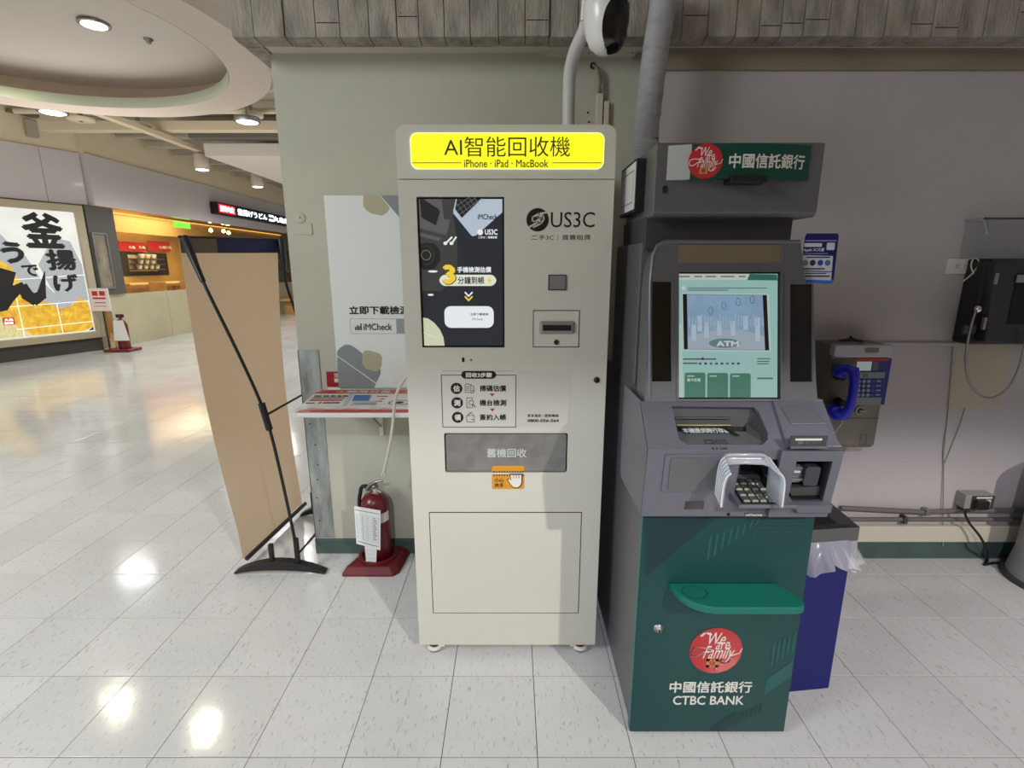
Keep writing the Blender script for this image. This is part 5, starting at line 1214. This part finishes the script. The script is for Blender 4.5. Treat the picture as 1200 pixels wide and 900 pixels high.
tag(cw.build('white_cable'), 'looped white cable by the double outlet beside the black telephone', 'cable')
# double socket
PW = front(YR)
q = thing('double_outlet', 'white double wall outlet beside the black telephone', 'outlet', tuple(PW.pt(PW.uv(1124, 312)[0], PW.uv(1124, 321)[1], 0)))
m_ivory = M('outlet_ivory', (206, 204, 200), .35)
MB().prism(PW, rr(PW.rect(1109, 303, 1138, 321), .006), -.001, .010, m_ivory).build('face_plate', q, bev=.002)
for cx in (1119.5, 1129.5):
    k_ = MB(); u, v = PW.uv(cx, 312); k_.prism(PW, rr((u-.011, v-.014, u+.011, v+.014), .004), .010, .012, m_ivory)
    for a, b in ((-.005, .005), (.005, .005), (-.005, -.006), (.005, -.006)): k_.prism(PW, R4((u+a-.0015, v+b-.003, u+a+.0015, v+b+.003)), .0121, .0126, m_dark)
    k_.build('socket', q)
# beige patch, thin wall pipe, thin wires
tag(MB().prism(PW, rr(PW.rect(1116, 399, 1180, 478), .012, corners=(1, 1, 0, 0)), -.001, .0012, M('old_patch', (182, 176, 158), .6)).build('wall_plate'), 'beige rounded patch plate on the wall below the black telephone', 'plate')
q = MB(); q.tube([at(955, 402, YR-.006), at(1118, 403, YR-.006)], .009, m_wall_r, 8); tag(q.build('wall_conduit', bev=0), 'thin painted conduit running level between the two telephones', 'conduit')
q = MB(); q.tube([at(1117, 405, YR-.004), at(1112, 470, YR-.004), at(1106, 532, YR-.004), at(1105, 640, YR-.02)], .0025, M('wire_grey', (150, 144, 136), .6), 6); tag(q.build('wire'), 'thin painted wire dropping down the wall left of the beige patch', 'wire')
q = MB(); q.tube(smooth([at(1131, 478, YR-.004), at(1124, 500, YR-.004), at(1114, 525, YR-.004), at(1106, 543, YR-.004), at(1106, 520, YR-.006), at(1109, 500, YR-.004)]), .0022, M('wire_grey', (150, 144, 136), .6), 6); tag(q.build('wire'), 'thin loose wire slanting down below the beige patch', 'wire')
# low conduits along the wall
m_con = M('conduit_grey', (104, 98, 100), .55)
z1c, z2c = at(1100, 599, YR-.02).z, at(1100, 608.5, YR-.02).z
q = thing('wall_conduit', 'upper of two low grey conduits along the wall above the skirting', 'conduit', (2.2, YR-.015, z1c)); MB().tube([at(985, 597, YR-.02)+Vector((0, 0, .008)), Vector((2.10, YR-.02, z1c-.004)), Vector((2.35, YR-.02, z1c+.003)), Vector((3.5, YR-.02, z1c))], .013, m_con, 10).build('tube', q)
for px in (1087,): c = at(px, 598, YR-.03); MB().box((c.x-.012, YR-.040, z1c-.018), (c.x+.012, YR, z1c+.016), m_steel).build('clamp', q, bev=.003)
q = thing('wall_conduit', 'lower of two low grey conduits along the wall above the skirting', 'conduit', (2.2, YR-.015, z2c)); MB().tube([Vector((1.4, YR-.02, z2c)), Vector((3.5, YR-.02, z2c))], .011, m_con, 10).build('tube', q)
for px in (1061,): c = at(px, 608, YR-.03); MB().box((c.x-.010, YR-.038, z2c-.020), (c.x+.010, YR, z2c+.020), m_gmd).build('clamp', q, bev=.003); MB().lathe((c.x+.016, YR-.02, z2c-.01), [(.006, 0), (.006, .008), (0, .009)], m_phl, (0, -1, 0), 10).build('screw', q)
# low socket box and black power cord
q = thing('outlet_box', 'grey surface outlet box low on the right wall with a black plug', 'outlet', tuple(at(1145, 597, YR)))
Po = front(YR-.06); r_ = Po.rect(1131, 580, 1164, 596.5)
MB().prism(Po, rr(r_, .004), -.06, 0, M('box_grey', (150, 146, 142), .45)).build('box', q, bev=.003)
MB().prism(Po, rr(grow(PW.rect(1,1,2,2), 0) if False else (r_[0]+.03, r_[1]+.004, r_[2], r_[3]-.004), .004), 0, .004, m_gmd).prism(Po, R4((r_[0]+.05, r_[3]-.018, r_[2]-.015, r_[3]-.009)), .004, .006, m_lw).prism(Po, R4((r_[2]-.05, r_[1]+.012, r_[2]-.018, r_[3]-.024)), .004, .006, m_ivory).build('face_plate', q)
pc = thing('power_cord', 'black power cord from the low outlet down onto the floor at right', 'cord', tuple(Po.pt(r_[0]+.05, 0, .03)))
MB().prism(Po, rr((r_[0]+.035, r_[1]+.010, r_[0]+.095, r_[3]-.020), .008), .004, .035, m_black).build('plug', pc, bev=.004)
pts = [Po.pt(r_[0]+.05, r_[1]+.025, .02), Po.pt(r_[0]+.02, r_[1]+.01, .03), at(1131, 600, YR-.08), at(1136, 613, YR-.08), at(1148, 628, YR-.09), at(1155, 642, YR-.10), atz(1157, 655, .01)+Vector((0, 0, 0)), atz(1154, 662, .006), atz(1162, 660, .006), atz(1172, 659.5, .006), atz(1184, 658, .006)]
MB().tube(smooth(pts), .0058, m_black, 8).build('cable', pc)
# light grey round bin at the right edge
cpx = Vector((2.43+.012, 2.19, 0)); q = thing('round_post', 'pale grey round post base cut by the right edge of the frame', 'post', (cpx.x+.21, cpx.y, 0))
MB().lathe((cpx.x+.205, cpx.y, 0), [(.215, 0), (.215, .018), (.20, .022)], m_gmd, n=40).build('base_ring', q)
MB().lathe((cpx.x+.205, cpx.y, .02), [(.195, 0), (.175, .12), (.165, .55), (.10, .60), (0, .60)], M('post_grey', (150, 150, 150), .45), n=40).build('drum', q)

# ================================================================== CAMERA, PIPES ABOVE
m_cw2 = M('camera_white', (216, 216, 214), .3, coat=.2); m_pipe = M('pipe_white', (196, 196, 194), .45)
sc_ = thing('security_camera', 'white dome security camera with black face on a bent white pole above the kiosk', 'security camera', (.2, 1.95, kz1))
CyC = 1.72
pp = smooth([Vector((at(666.5, 140, 1.95).x, 1.95, kz1-.05)), at(666.5, 120, 1.95), at(668, 85, 1.93), at(674, 60, 1.88), at(684, 38, 1.82), at(690, 18, 1.78)])
MB().tube(pp, .0215, m_pipe, 16).build('pole', sc_)
rC = .066; c = at(711, 6, CyC)
shp = [(.0, -.130), (.028, -.126), (.047, -.110), (.059, -.082), (.066, -.055), (.0685, -.025), (.068, 0), (.066, .010)]
def rad_at(h):
    for (r0_, h0_), (r1_, h1_) in zip(shp, shp[1:]):
        if h <= h1_: return r0_+(r1_-r0_)*max(0, (h-h0_))/(h1_-h0_)
    return shp[-1][0]
hs = MB(); hs.lathe(c, shp, m_cw2, n=40, caps=False)
hs.lathe(c, [(.066, .010), (.063, .012), (.063, .018), (.066, .020)], m_black, n=40, caps=False)
hs.lathe(c, [(.067, .020), (.067, .09), (.04, .11), (0, .11)], m_cw2, n=40); hs.build('shell', sc_)
q = MB(); V = []; F = []; NA, NR = 36, 8; a00 = math.radians(-90+31)
for j in range(NR+1):
    s_ = j/NR
    for i in range(NA):
        a = 2*math.pi*i/NA; h = -.064+.065*s_*math.sin(a)
        wid = min(math.radians(150), math.radians(46)*(.0685/max(rad_at(h), .008))**.85)
        an = a00+wid*s_*math.cos(a); rr_2 = rad_at(h)+.0034-.0024*s_**3+max(0, -.07-h)*.10
        V.append((c.x+rr_2*math.cos(an), c.y+rr_2*math.sin(an), c.z+h-max(0, -.07-h)*.12))
for j in range(NR): F += [(j*NA+i, j*NA+(i+1) % NA, (j+1)*NA+(i+1) % NA, (j+1)*NA+i) for i in range(NA)]
q.add(V, F, m_blk, True); q.build('face', sc_)
fd = Vector((math.cos(a00+.1), math.sin(a00+.1), -.1)); MB().lathe(tuple(c+Vector((fd.x*.066, fd.y*.066, -.018))), [(.014, -.01), (.014, .0035), (.009, .005), (.008, .002), (0, .002)], m_blk, fd, 20).build('lens', sc_)
MB().tube([at(688, 24, 1.78), at(689, 2, 1.77), at(694, -18, 1.75)], [.0215, .020, .018], m_cw2, 14).build('mount_arm', sc_)
MB().lathe(at(688, 29, 1.757), [(.006, 0), (.006, .004), (0, .005)], m_steel, (0, -1, 0), 10).build('screw', sc_)
# fat conduit behind the cash machine
cpt = smooth([at(779, -20, 2.18), at(776, 10, 2.19), at(768, 60, 2.20), at(762, 110, 2.21), at(757, 160, 2.22), Vector((at(757, 190, 2.22).x, 2.22, 1.75)), Vector((at(757, 190, 2.22).x, 2.25, 0.05))], 6)
q = thing('wrapped_pipe', 'thick grey tape-wrapped pipe rising behind the cash machine', 'pipe', tuple(cpt[-1]))
MB().tube(cpt, .049, M('wrap_grey', (168, 168, 172), .6, noise=(14, .1), bump=(40, .5), stretch=(1, 1, 3)), 20).build('pipe', q)
for k in range(3, 30, 3):
    if k < len(cpt)-1:
        p = cpt[k]; d_ = (cpt[k+1]-cpt[k]).normalized()
        MB().lathe(tuple(p), [(.049, 0), (.0505, .004), (.0505, .010), (.049, .016)], M('wrap_grey', (168, 168, 172), .6), d_+Vector((.2, 0, 0)), 20).build('tape_edge', q)
# cables from a hole above the kiosk, going into two white ducts
PLw = front(YL)
q = thing('wall_cables', 'two grey cables leaving a dark hole into small white ducts above the kiosk', 'cable', tuple(at(700, 145, YL)))
u, v = PLw.uv(695, 77); MB().lathe(PLw.pt(u, v, -.001), [(.014, 0), (.014, .002), (0, .002)], m_dark, (0, -1, 0), 16).build('hole', q)
for e, (xx, yy) in enumerate(((700.5, 112), (708, 121))):
    MB().tube(smooth([PLw.pt(*PLw.uv(695+e, 77), .004), PLw.pt(*PLw.uv(699+e*2, 84), .028), PLw.pt(*PLw.uv(702+e*3, 97), .022), PLw.pt(*PLw.uv(xx, yy), .012)]), .007 - e*.002, M('cable_grey', (120, 116, 100), .6), 8).build('cable', q)
r1_ = PLw.rect(697.5, 111, 704.5, 200); r2_ = PLw.rect(706, 120, 711.5, 200)
for r_ in (r1_, r2_): MB().prism(PLw, R4(r_), -.001, .022, M('duct_white', (196, 190, 170), .5)).build('duct', q, bev=.002)
q = MB()
for p in ((689, 132), (690, 143)): u, v = PLw.uv(*p); q.lathe(PLw.pt(u, v, -.001), [(.005, 0), (.003, .004), (0, .004)], m_dark, (0, -1, 0), 8)
tag(q.build('wall_screws'), 'two small screws in the wall beside the cable ducts above the kiosk', 'screw')

# ================================================================== POSTER, RED NOTICE, NOTICE SHELF
PP = front(YL-.006)
rP = (PP.uv(388, 340)[0], PP.uv(430, 454.5)[1], -.20, PP.uv(430, 229)[1])
m_pap = M('poster_white', (222, 226, 224), .4); m_pg = M('poster_grey', (132, 140, 142), .4); m_pb = M('poster_beige', (176, 170, 144), .4)
q = thing('wall_poster', 'white poster board with grey and beige shapes, half hidden behind the kiosk', 'poster', tuple(PP.pt(rP[0]+.3, rP[1], 0)))
MB().prism(PP, R4(rP), -.006, 0, m_pap).build('board', q)
g_ = MB()
def pz(x, y): return (370+x/10.91, 220+y/10.91)
def pg(pts, m, w, f=None):
    p = clip(PP.poly([f(*a) if f else a for a in pts]), rP); g_.flat(PP, p, w, m)
pg([(612, 98), (820, 98), (945, 255), (935, 290), (900, 330), (850, 357), (790, 345), (700, 325), (650, 290), (610, 240), (605, 180)], m_pb, .0006, pz)
pg([(830, 98), (1300, 98), (1300, 600), (1063, 372)], m_pg, .0008, pz)
pg([(395, 412), (398, 408), (404, 404), (410, 404), (417, 408), (443, 429), (446, 434), (446, 438), (437, 457), (396, 457)], m_pg, .0006)
g_.line(PP, PP.poly([(394.5, 416.5), (442, 450)]), .004, .0010, m_pap)
pg([(427, 411), (432, 410.5), (444, 414), (447.5, 418), (447, 428), (444, 434), (440, 435.5), (428, 431.5), (424.5, 426), (425, 415)], m_pb, .0012)
g_.line(PP, rr(PP.rect(410.5, 373.5, 500, 391), .008), .0016, .0008, m_pg, True)
g_.flat(PP, R4(PP.rect(464.5, 374, 500, 390.5)), .0008, M('poster_tab', (150, 154, 156), .4))
g_.build('printed_shapes', q)
g_ = MB()
t6 = PP.rect(409, 358.5, 476, 368.5); t6 = (t6[0], t6[1], t6[0]+(PP.uv(468, 363)[0]-t6[0])/5*6, t6[3])
g_.text(PP, '立即下載檢測', t6, .0012, m_print, .028)
g_.text(PP, 'iMCheck', PP.rect(426, 379, 459.5, 387), .0012, M('print_slate', (60, 66, 70), .5), .02)
for k, h_ in enumerate((4, 6, 5, 8)): g_.flat(PP, R4(PP.rect(416+k*2.1, 387-h_, 417.6+k*2.1, 387)), .0012, M('print_slate', (60, 66, 70), .5))
g_.build('lettering', q)
q = MB(); Pn = front(YL); q.prism(Pn, R4(Pn.rect(383, 435.5, 399, 453)), -.001, .003, M('notice_red', (150, 18, 26), .4)); q.flat(Pn, R4(Pn.rect(384.5, 454, 399, 456.5)), .002, m_pw)
q.text(Pn, '注', Pn.rect(391.5, 437, 397.5, 442), .0036, m_pw, .02); q.text(Pn, '意', Pn.rect(391.5, 443, 397.5, 448), .0036, m_pw, .02)
tag(q.build('red_notice'), 'small red notice on the pier, just above the printed shelf board', 'notice')
# printed shelf board
zS = at(400, 457, YL-.02).z
nb = atz(342, 484, zS); sxa = atz(372, 457, zS).x; sxb = -.345; syn = nb.y; syf = YL-.02
m_shr = M('board_red', (176, 52, 50), .4); m_shw = M('board_white', (214, 212, 208), .4)
nsh = thing('notice_shelf', 'red and white printed board lying level on a wall bracket by the pier', 'shelf', (-.65, YL, zS-.3))
Ps = Pl((0, syn, zS), (1, 0, 0), (0, 1, 0)); dpt = syf-syn
mb = MB(); mb.prism(Ps, [(nb.x+.02, 0), (sxb, 0), (sxb, dpt), (sxa+.02, dpt), (sxa, dpt-.03), (nb.x, .03)], -.022, 0, m_shw); bo = mb.build('board', nsh, bev=.006)
g_ = MB(); e_ = .006
def sq(x, y): return Ps.uv(*(340+x/8.571, 425+y/8.571))
g_.flat(Ps, [(nb.x+.01, .005), (sxb, .005), (sxb, .055), (nb.x+.02, .055)], .0006, m_shr)
g_.flat(Ps, [(sxa+.0, dpt-.075), (sxb, dpt-.075), (sxb, dpt-.005), (sxa+.03, dpt-.005)], .0006, m_shr)
g_.flat(Ps, [sq(520, 437), sq(595, 315), sq(640, 315), sq(570, 437)], .0006, M('board_fold', (180, 184, 186), .4))
g_.flat(Ps, [sq(620, 385), sq(650, 325), sq(820, 325), sq(790, 385)], .0008, M('board_blue', (70, 110, 170), .4))
g_.flat(Ps, [sq(600, 430), sq(650, 385), sq(870, 385), sq(850, 430)], .0008, M('board_fold', (180, 184, 186), .4))
g_.flat(Ps, [sq(640, 418), sq(650, 408), sq(870, 408), sq(862, 424)], .0010, m_pg)
g_.flat(Ps, [sq(185, 384), sq(210, 370), sq(530, 370), sq(520, 384)], .0010, m_shr)
for (x, y, w_, h_) in ((870, 335, 110, 8), (905, 362, 40, 8), (860, 384, 60, 8)): g_.flat(Ps, [sq(x, y+h_), sq(x+4, y), sq(x+w_+4, y), sq(x+w_, y+h_)], .0010, m_prr)
uc, vc = sq(1095, 402); g_.line(Ps, circ(uc, vc, .045, .04), .006, .0010, m_shr, True); g_.flat(Ps, circ(uc, vc, .02), .0010, m_print)
for x in (135, 495, 860): uc, vc = sq(x, 463); g_.line(Ps, circ(uc, vc, .022, .018, 14), .005, .0010, m_pw, True); g_.flat(Ps, [sq(x+65, 475), sq(x+70, 455), sq(x+210, 462), sq(x+205, 478)], .0010, M('board_pink', (214, 150, 146), .5))
g_.text(Ps, '禁用公告', (sq(555, 300)[0], dpt-.066, sq(1010, 300)[0], dpt-.016), .0010, m_shw, .03)
for x in (450, 1120): a_ = sq(x, 302); g_.flat(Ps, [(a_[0], dpt-.062), (a_[0]+.05, dpt-.062), (a_[0]+.025, dpt-.018)], .0010, M('warn_gold', (206, 150, 50), .5))
g_.text(Ps, '100', (sq(275, 414)[0], sq(275, 414)[1], sq(440, 414)[0], sq(440, 394)[1]), .0010, m_shr, .05)
for (x, y, w_) in ((240, 345, 75), (330, 345, 60), (405, 345, 50), (470, 345, 45), (525, 345, 55), (150, 412, 90), (455, 412, 35), (215, 360, 330)): g_.flat(Ps, [sq(x, y), sq(x+6, y-(16 if w_ < 80 else 9)), sq(x+w_+6, y-(16 if w_ < 80 else 9)), sq(x+w_, y)], .0010, M('print_brown', (96, 70, 66), .5))
g_.build('printed_notice', bo)
for x in (-.66, -.42):
    mb = MB(); mb.box((x-.01, syn+.10, zS-.030), (x+.01, syf, zS-.0225), m_white); mb.box((x-.01, YL-.01, zS-.24), (x+.01, YL-.0005, zS-.02), m_white)
    mb.tube([(x, syn+.16, zS-.032), (x, YL-.012, zS-.19)], .005, m_steel, 8); mb.build('bracket', nsh)
# white cable hanging beside the kiosk
q = thing('white_cable', 'white cable hanging from the kiosk side past the printed shelf', 'cable', (-.5, 2.0, .6))
pts = [at(478, 440, 1.95), at(470, 450, 1.97), at(463, 468, 1.98), at(461, 490, 1.99), at(458, 515, 1.99), at(453, 540, 2.0), at(450, 552, 2.0)]
MB().tube(smooth(pts), .0065, M('cable_white', (196, 196, 190), .45), 8).build('cable', q)
for dx in (-.006, .006): MB().tube([at(450, 550, 2.0), at(449.5, 557, 2.0)+Vector((dx, 0, 0))], .0045, M('cable_white', (196, 196, 190), .45), 8).build('connector', q)

# ================================================================== FIRE EXTINGUISHER
fb_ = atz(440, 677, 0)
ex = Vector((atz(441, 660, 0).x, fb_.y+.125, 0))
m_exd = M('stand_red', (98, 14, 24), .5)
fx = thing('fire_extinguisher', 'red fire extinguisher with a hanging inspection sheet, beside the pier', 'extinguisher', (ex.x, ex.y, .03))
st = tag(MB().pyr(Pl((ex.x, ex.y, 0), (1, 0, 0), (0, 1, 0)), [(-.150, -.125), (.115, -.125), (.145, -.09), (.165, .10), (.13, .135), (-.05, .135), (-.085, .10)], 0, [(-.125, -.10), (.095, -.10), (.118, -.075), (.135, .08), (.10, .105), (-.035, .105), (-.06, .08)], .045, m_exd).build('extinguisher_stand', bev=.012), 'dark red plastic floor stand under the fire extinguisher', 'stand')
Pz = Pl((ex.x, ex.y, 0), (1, 0, 0), (0, 1, 0))
ring_o = circ(.012, .005, .098, .096, 28); ring_i = circ(.012, .005, .080, .078, 28)
MB().ring(Pz, ring_o, ring_i, .03, .058, m_exd).build('rim', st, bev=.003)
cxe, cye = ex.x+.012, ex.y+.005
MB().lathe((cxe, cye, .045), [(.066, 0), (.070, .006), (.070, .275), (.066, .310), (.050, .337), (.026, .350), (.020, .352), (.020, .367)], m_exr, n=32).build('cylinder', fx)
mb = MB(); mb.lathe((cxe, cye, .410), [(.021, 0), (.023, .02), (.015, .035), (0, .037)], m_steel, n=18)
mb.build('valve', fx)
MB().tube([(cxe-.03, cye-.02, .420), (cxe-.01, cye-.03, .450), (cxe+.02, cye-.03, .465), (cxe+.055, cye-.035, .472)], [.010, .008, .008, .006], m_steel, 8).build('lever', fx)
MB().tube([(cxe-.02, cye-.01, .415), (cxe+.0, cye-.03, .430), (cxe+.05, cye-.045, .415)], [.008, .006, .005], m_steel, 8).build('handle', fx)
MB().tube(smooth([Vector((cxe-.02, cye, .425)), Vector((cxe-.055, cye-.01, .430)), Vector((cxe-.068, cye-.01, .39)), Vector((cxe-.078, cye, .34)), Vector((cxe-.080, cye, .2))]), .010, m_black, 10).build('hose', fx)
MB().lathe((cxe+.02, cye-.03, .415), [(.016, 0), (.016, .008), (0, .009)], M('gauge', (200, 190, 150), .3, .5), (.3, -1, .1), 16).build('gauge', fx)
mb = MB(); a0 = math.radians(-95); V = []
for i in range(9):
    a = a0+math.radians(i*9+12); V += [(cxe+.0708*math.cos(a), cye+.0708*math.sin(a), .255), (cxe+.0708*math.cos(a), cye+.0708*math.sin(a), .305)]
mb.add(V, [(2*i, 2*i+2, 2*i+3, 2*i+1) for i in range(8)], m_pw); mb.build('label', fx)
Pp = Pl((cxe-.03, cye-.082, 0), (1, -.10, 0), (0, -.05, 1))
r_ = Pp.rect(416, 594, 445, 643)
mb = MB(); pl = Pp.poly([(414.5, 593), (445.5, 598.5), (445.5, 645), (417.5, 637)]); mb.prism(Pp, pl, -.0015, 0, m_pap)
def lp_(a, b): # bilinear on the sheet (a right, b down)
    p00, p10, p11, p01 = pl; f = lambda k: (p00[k]*(1-a)*(1-b)+p10[k]*a*(1-b)+p11[k]*a*b+p01[k]*(1-a)*b); return (f(0), f(1))
mb.line(Pp, [lp_(.05, .09), lp_(.95, .09)], .004, .0005, m_pg); mb.line(Pp, [lp_(.08, .92), lp_(.92, .92)], .005, .0005, m_pg)
for i in range(13): mb.line(Pp, [lp_(.08, .2+i*.053), lp_(.92, .2+i*.053)], .0010, .0005, m_pg)
for a in (.08, .3, .5, .7, .92): mb.line(Pp, [lp_(a, .2), lp_(a, .84)], .0010, .0005, m_pg)
for i in range(11): mb.line(Pp, [lp_(.74, .225+i*.053), lp_(.80+.03*(i % 3), .225+i*.053)], .0035, .0006, m_gmd)
mb.build('inspection_sheet', fx)
mb = MB(); mb.prism(Pp, Pp.poly([(427, 640), (441, 642), (440.5, 664), (429, 663)]), -.004, -.003, m_pap)
for k in range(4): mb.line(Pp, Pp.poly([(429.5, 645+k*4.4), (439, 646+k*4.4)]), .001, -.0025, m_pg)
mb.build('paper_strip', fx)

# ================================================================== BANNER STAND (seen from the back)
bs = thing('banner_stand', 'tall roll banner on black bowed poles, seen from its pale back', 'banner stand', (-1.25, 2.65, 0))
b0 = atz(287, 652, .035); b1 = atz(356, 590, .035)
t0_ = at(209, 277.5, b0.y+.03); t1_ = at(325, 280.5, b1.y-.04)
m_ban = bpy.data.materials.new('banner_cloth'); m_ban.use_nodes = True; nt = m_ban.node_tree
pb_ = nt.nodes['Principled BSDF']; pb_.inputs['Base Color'].default_value = (.50, .455, .41, 1); pb_.inputs['Roughness'].default_value = .75
trl = nt.nodes.new('ShaderNodeBsdfTranslucent'); trl.inputs[0].default_value = (.74, .53, .34, 1); mxs = nt.nodes.new('ShaderNodeMixShader'); mxs.inputs[0].default_value = .58
nt.links.new(pb_.outputs[0], mxs.inputs[1]); nt.links.new(trl.outputs[0], mxs.inputs[2]); nt.links.new(mxs.outputs[0], nt.nodes['Material Output'].inputs[0])
m_bnv = M('banner_navy', (36, 38, 84), .7); m_bol = M('banner_olive', (112, 100, 76), .7)
def bpt(a, b, off=0.0):   # a along width, b up
    lo = b0.lerp(b1, a); hi = t0_.lerp(t1_, a); p = lo.lerp(hi, b)
    p += Vector((-.035*math.sin(math.pi*b)+.012*math.sin(a*5.2)*(1-b)+off, 0, 0)); 
    if b < .08: p += Vector((.0, -.02*(1-b/.08)*(1-a), 0))
    return p
NX, NZ = 14, 24; V = [bpt(i/NX, j/NZ) for j in range(NZ+1) for i in range(NX+1)]
F = [(j*(NX+1)+i, j*(NX+1)+i+1, (j+1)*(NX+1)+i+1, (j+1)*(NX+1)+i) for j in range(NZ) for i in range(NX)]
mb = MB(); mb.add(V, F, m_ban, True); mb.build('banner_cloth', bs)
mb = MB(); hb = .955
mb.add([bpt(0, hb, .003), bpt(.33, hb, .003), bpt(.33, 1, .003), bpt(0, 1, .003)], [(0, 1, 2, 3)], m_bol); mb.add([bpt(.33, hb, .003), bpt(1, hb, .003), bpt(1, 1, .003), bpt(.33, 1, .003)], [(0, 1, 2, 3)], m_bnv); mb.build('top_hem', bs)
MB().tube([bpt(0, 1), bpt(1, 1)], .006, m_black, 8).build('top_rod', bs)
MB().tube([bpt(.0, .0, .02), bpt(1, .0, .02)], .012, m_black, 10).build('bottom_rod', bs)
# feet
def foot(y, xs, xe):
    mb = MB(); n_ = 12; P_ = []; Q_ = []
    for i in range(n_+1):
        s = i/n_; x = xs+(xe-xs)*s; hgt = .015+.060*math.sin(math.pi*min(1, s*1.02))**.8
        P_.append((x, hgt)); Q_.append((x, hgt-.012-.038*math.sin(math.pi*s)))
    poly = P_+Q_[::-1]; mb.prism(Pl((0, y, 0), (1, 0, 0), (0, 0, 1)), poly, -.022, .022, m_black); return mb
yn = atz(325, 665, .03).y; yf = yn+.60
foot(yn, b0.x+.0, atz(378, 679, 0).x).build('foot', bs, bev=.004); foot(yf, b1.x+.02, b1.x+.40).build('foot', bs, bev=.004)
for y, x in ((yn, atz(322, 655, .05).x+.01), (yf, b1.x+.10)):
    MB().box((x-.01, y-.012, .05), (x+.01, y+.012, .16), m_black).build('clip_post', bs, bev=.004)
# poles
jn = at(311, 487, yn+.02)
pn = smooth([t0_+Vector((.03, 0, -.005)), at(238, 330, yn+.03), at(282, 420, yn+.02), jn, at(330, 560, yn+.01), at(350, 655, yn), Vector((at(350, 665, yn).x, yn, .06))])
MB().tube(pn, .0075, m_black, 10).build('pole', bs)
MB().tube(pn[:5], [.020, .022, .018, .014, .012], m_black, 10).build('pole_head', bs)
MB().tube([jn+Vector((-.012, 0, .06)), jn+Vector((.012, 0, -.07))], .016, m_black, 10).build('pole_joint', bs)
dY = Vector((0, yf-yn, 0)); jf = jn+dY+Vector((.02, 0, 0))
pf = smooth([t1_+Vector((.02, 0, -.005)), at(335, 330, yf), at(347, 368, yf), jf, pn[-1]+dY+Vector((.05, 0, .2)), pn[-1]+dY+Vector((.04, 0, 0))])
MB().tube(pf, .0075, m_black, 10).build('pole', bs)
MB().tube(pf[:4], [.020, .020, .016, .012], m_black, 10).build('pole_head', bs)
MB().tube([jn, jf], .006, m_black, 8).build('cross_brace', bs)
MB().tube([pn[-1]+Vector((0, 0, .04)), pn[-1]+dY+Vector((.04, 0, .04))], .006, m_black, 8).build('cross_brace', bs)
MB().tube([pn[-1]+Vector((0, 0, .13)), pn[-1]+Vector((0, 0, -.01))], .013, m_black, 10).build('pole_foot', bs)
for o in bpy.data.objects:
    if '_o' in o: del o['_o']
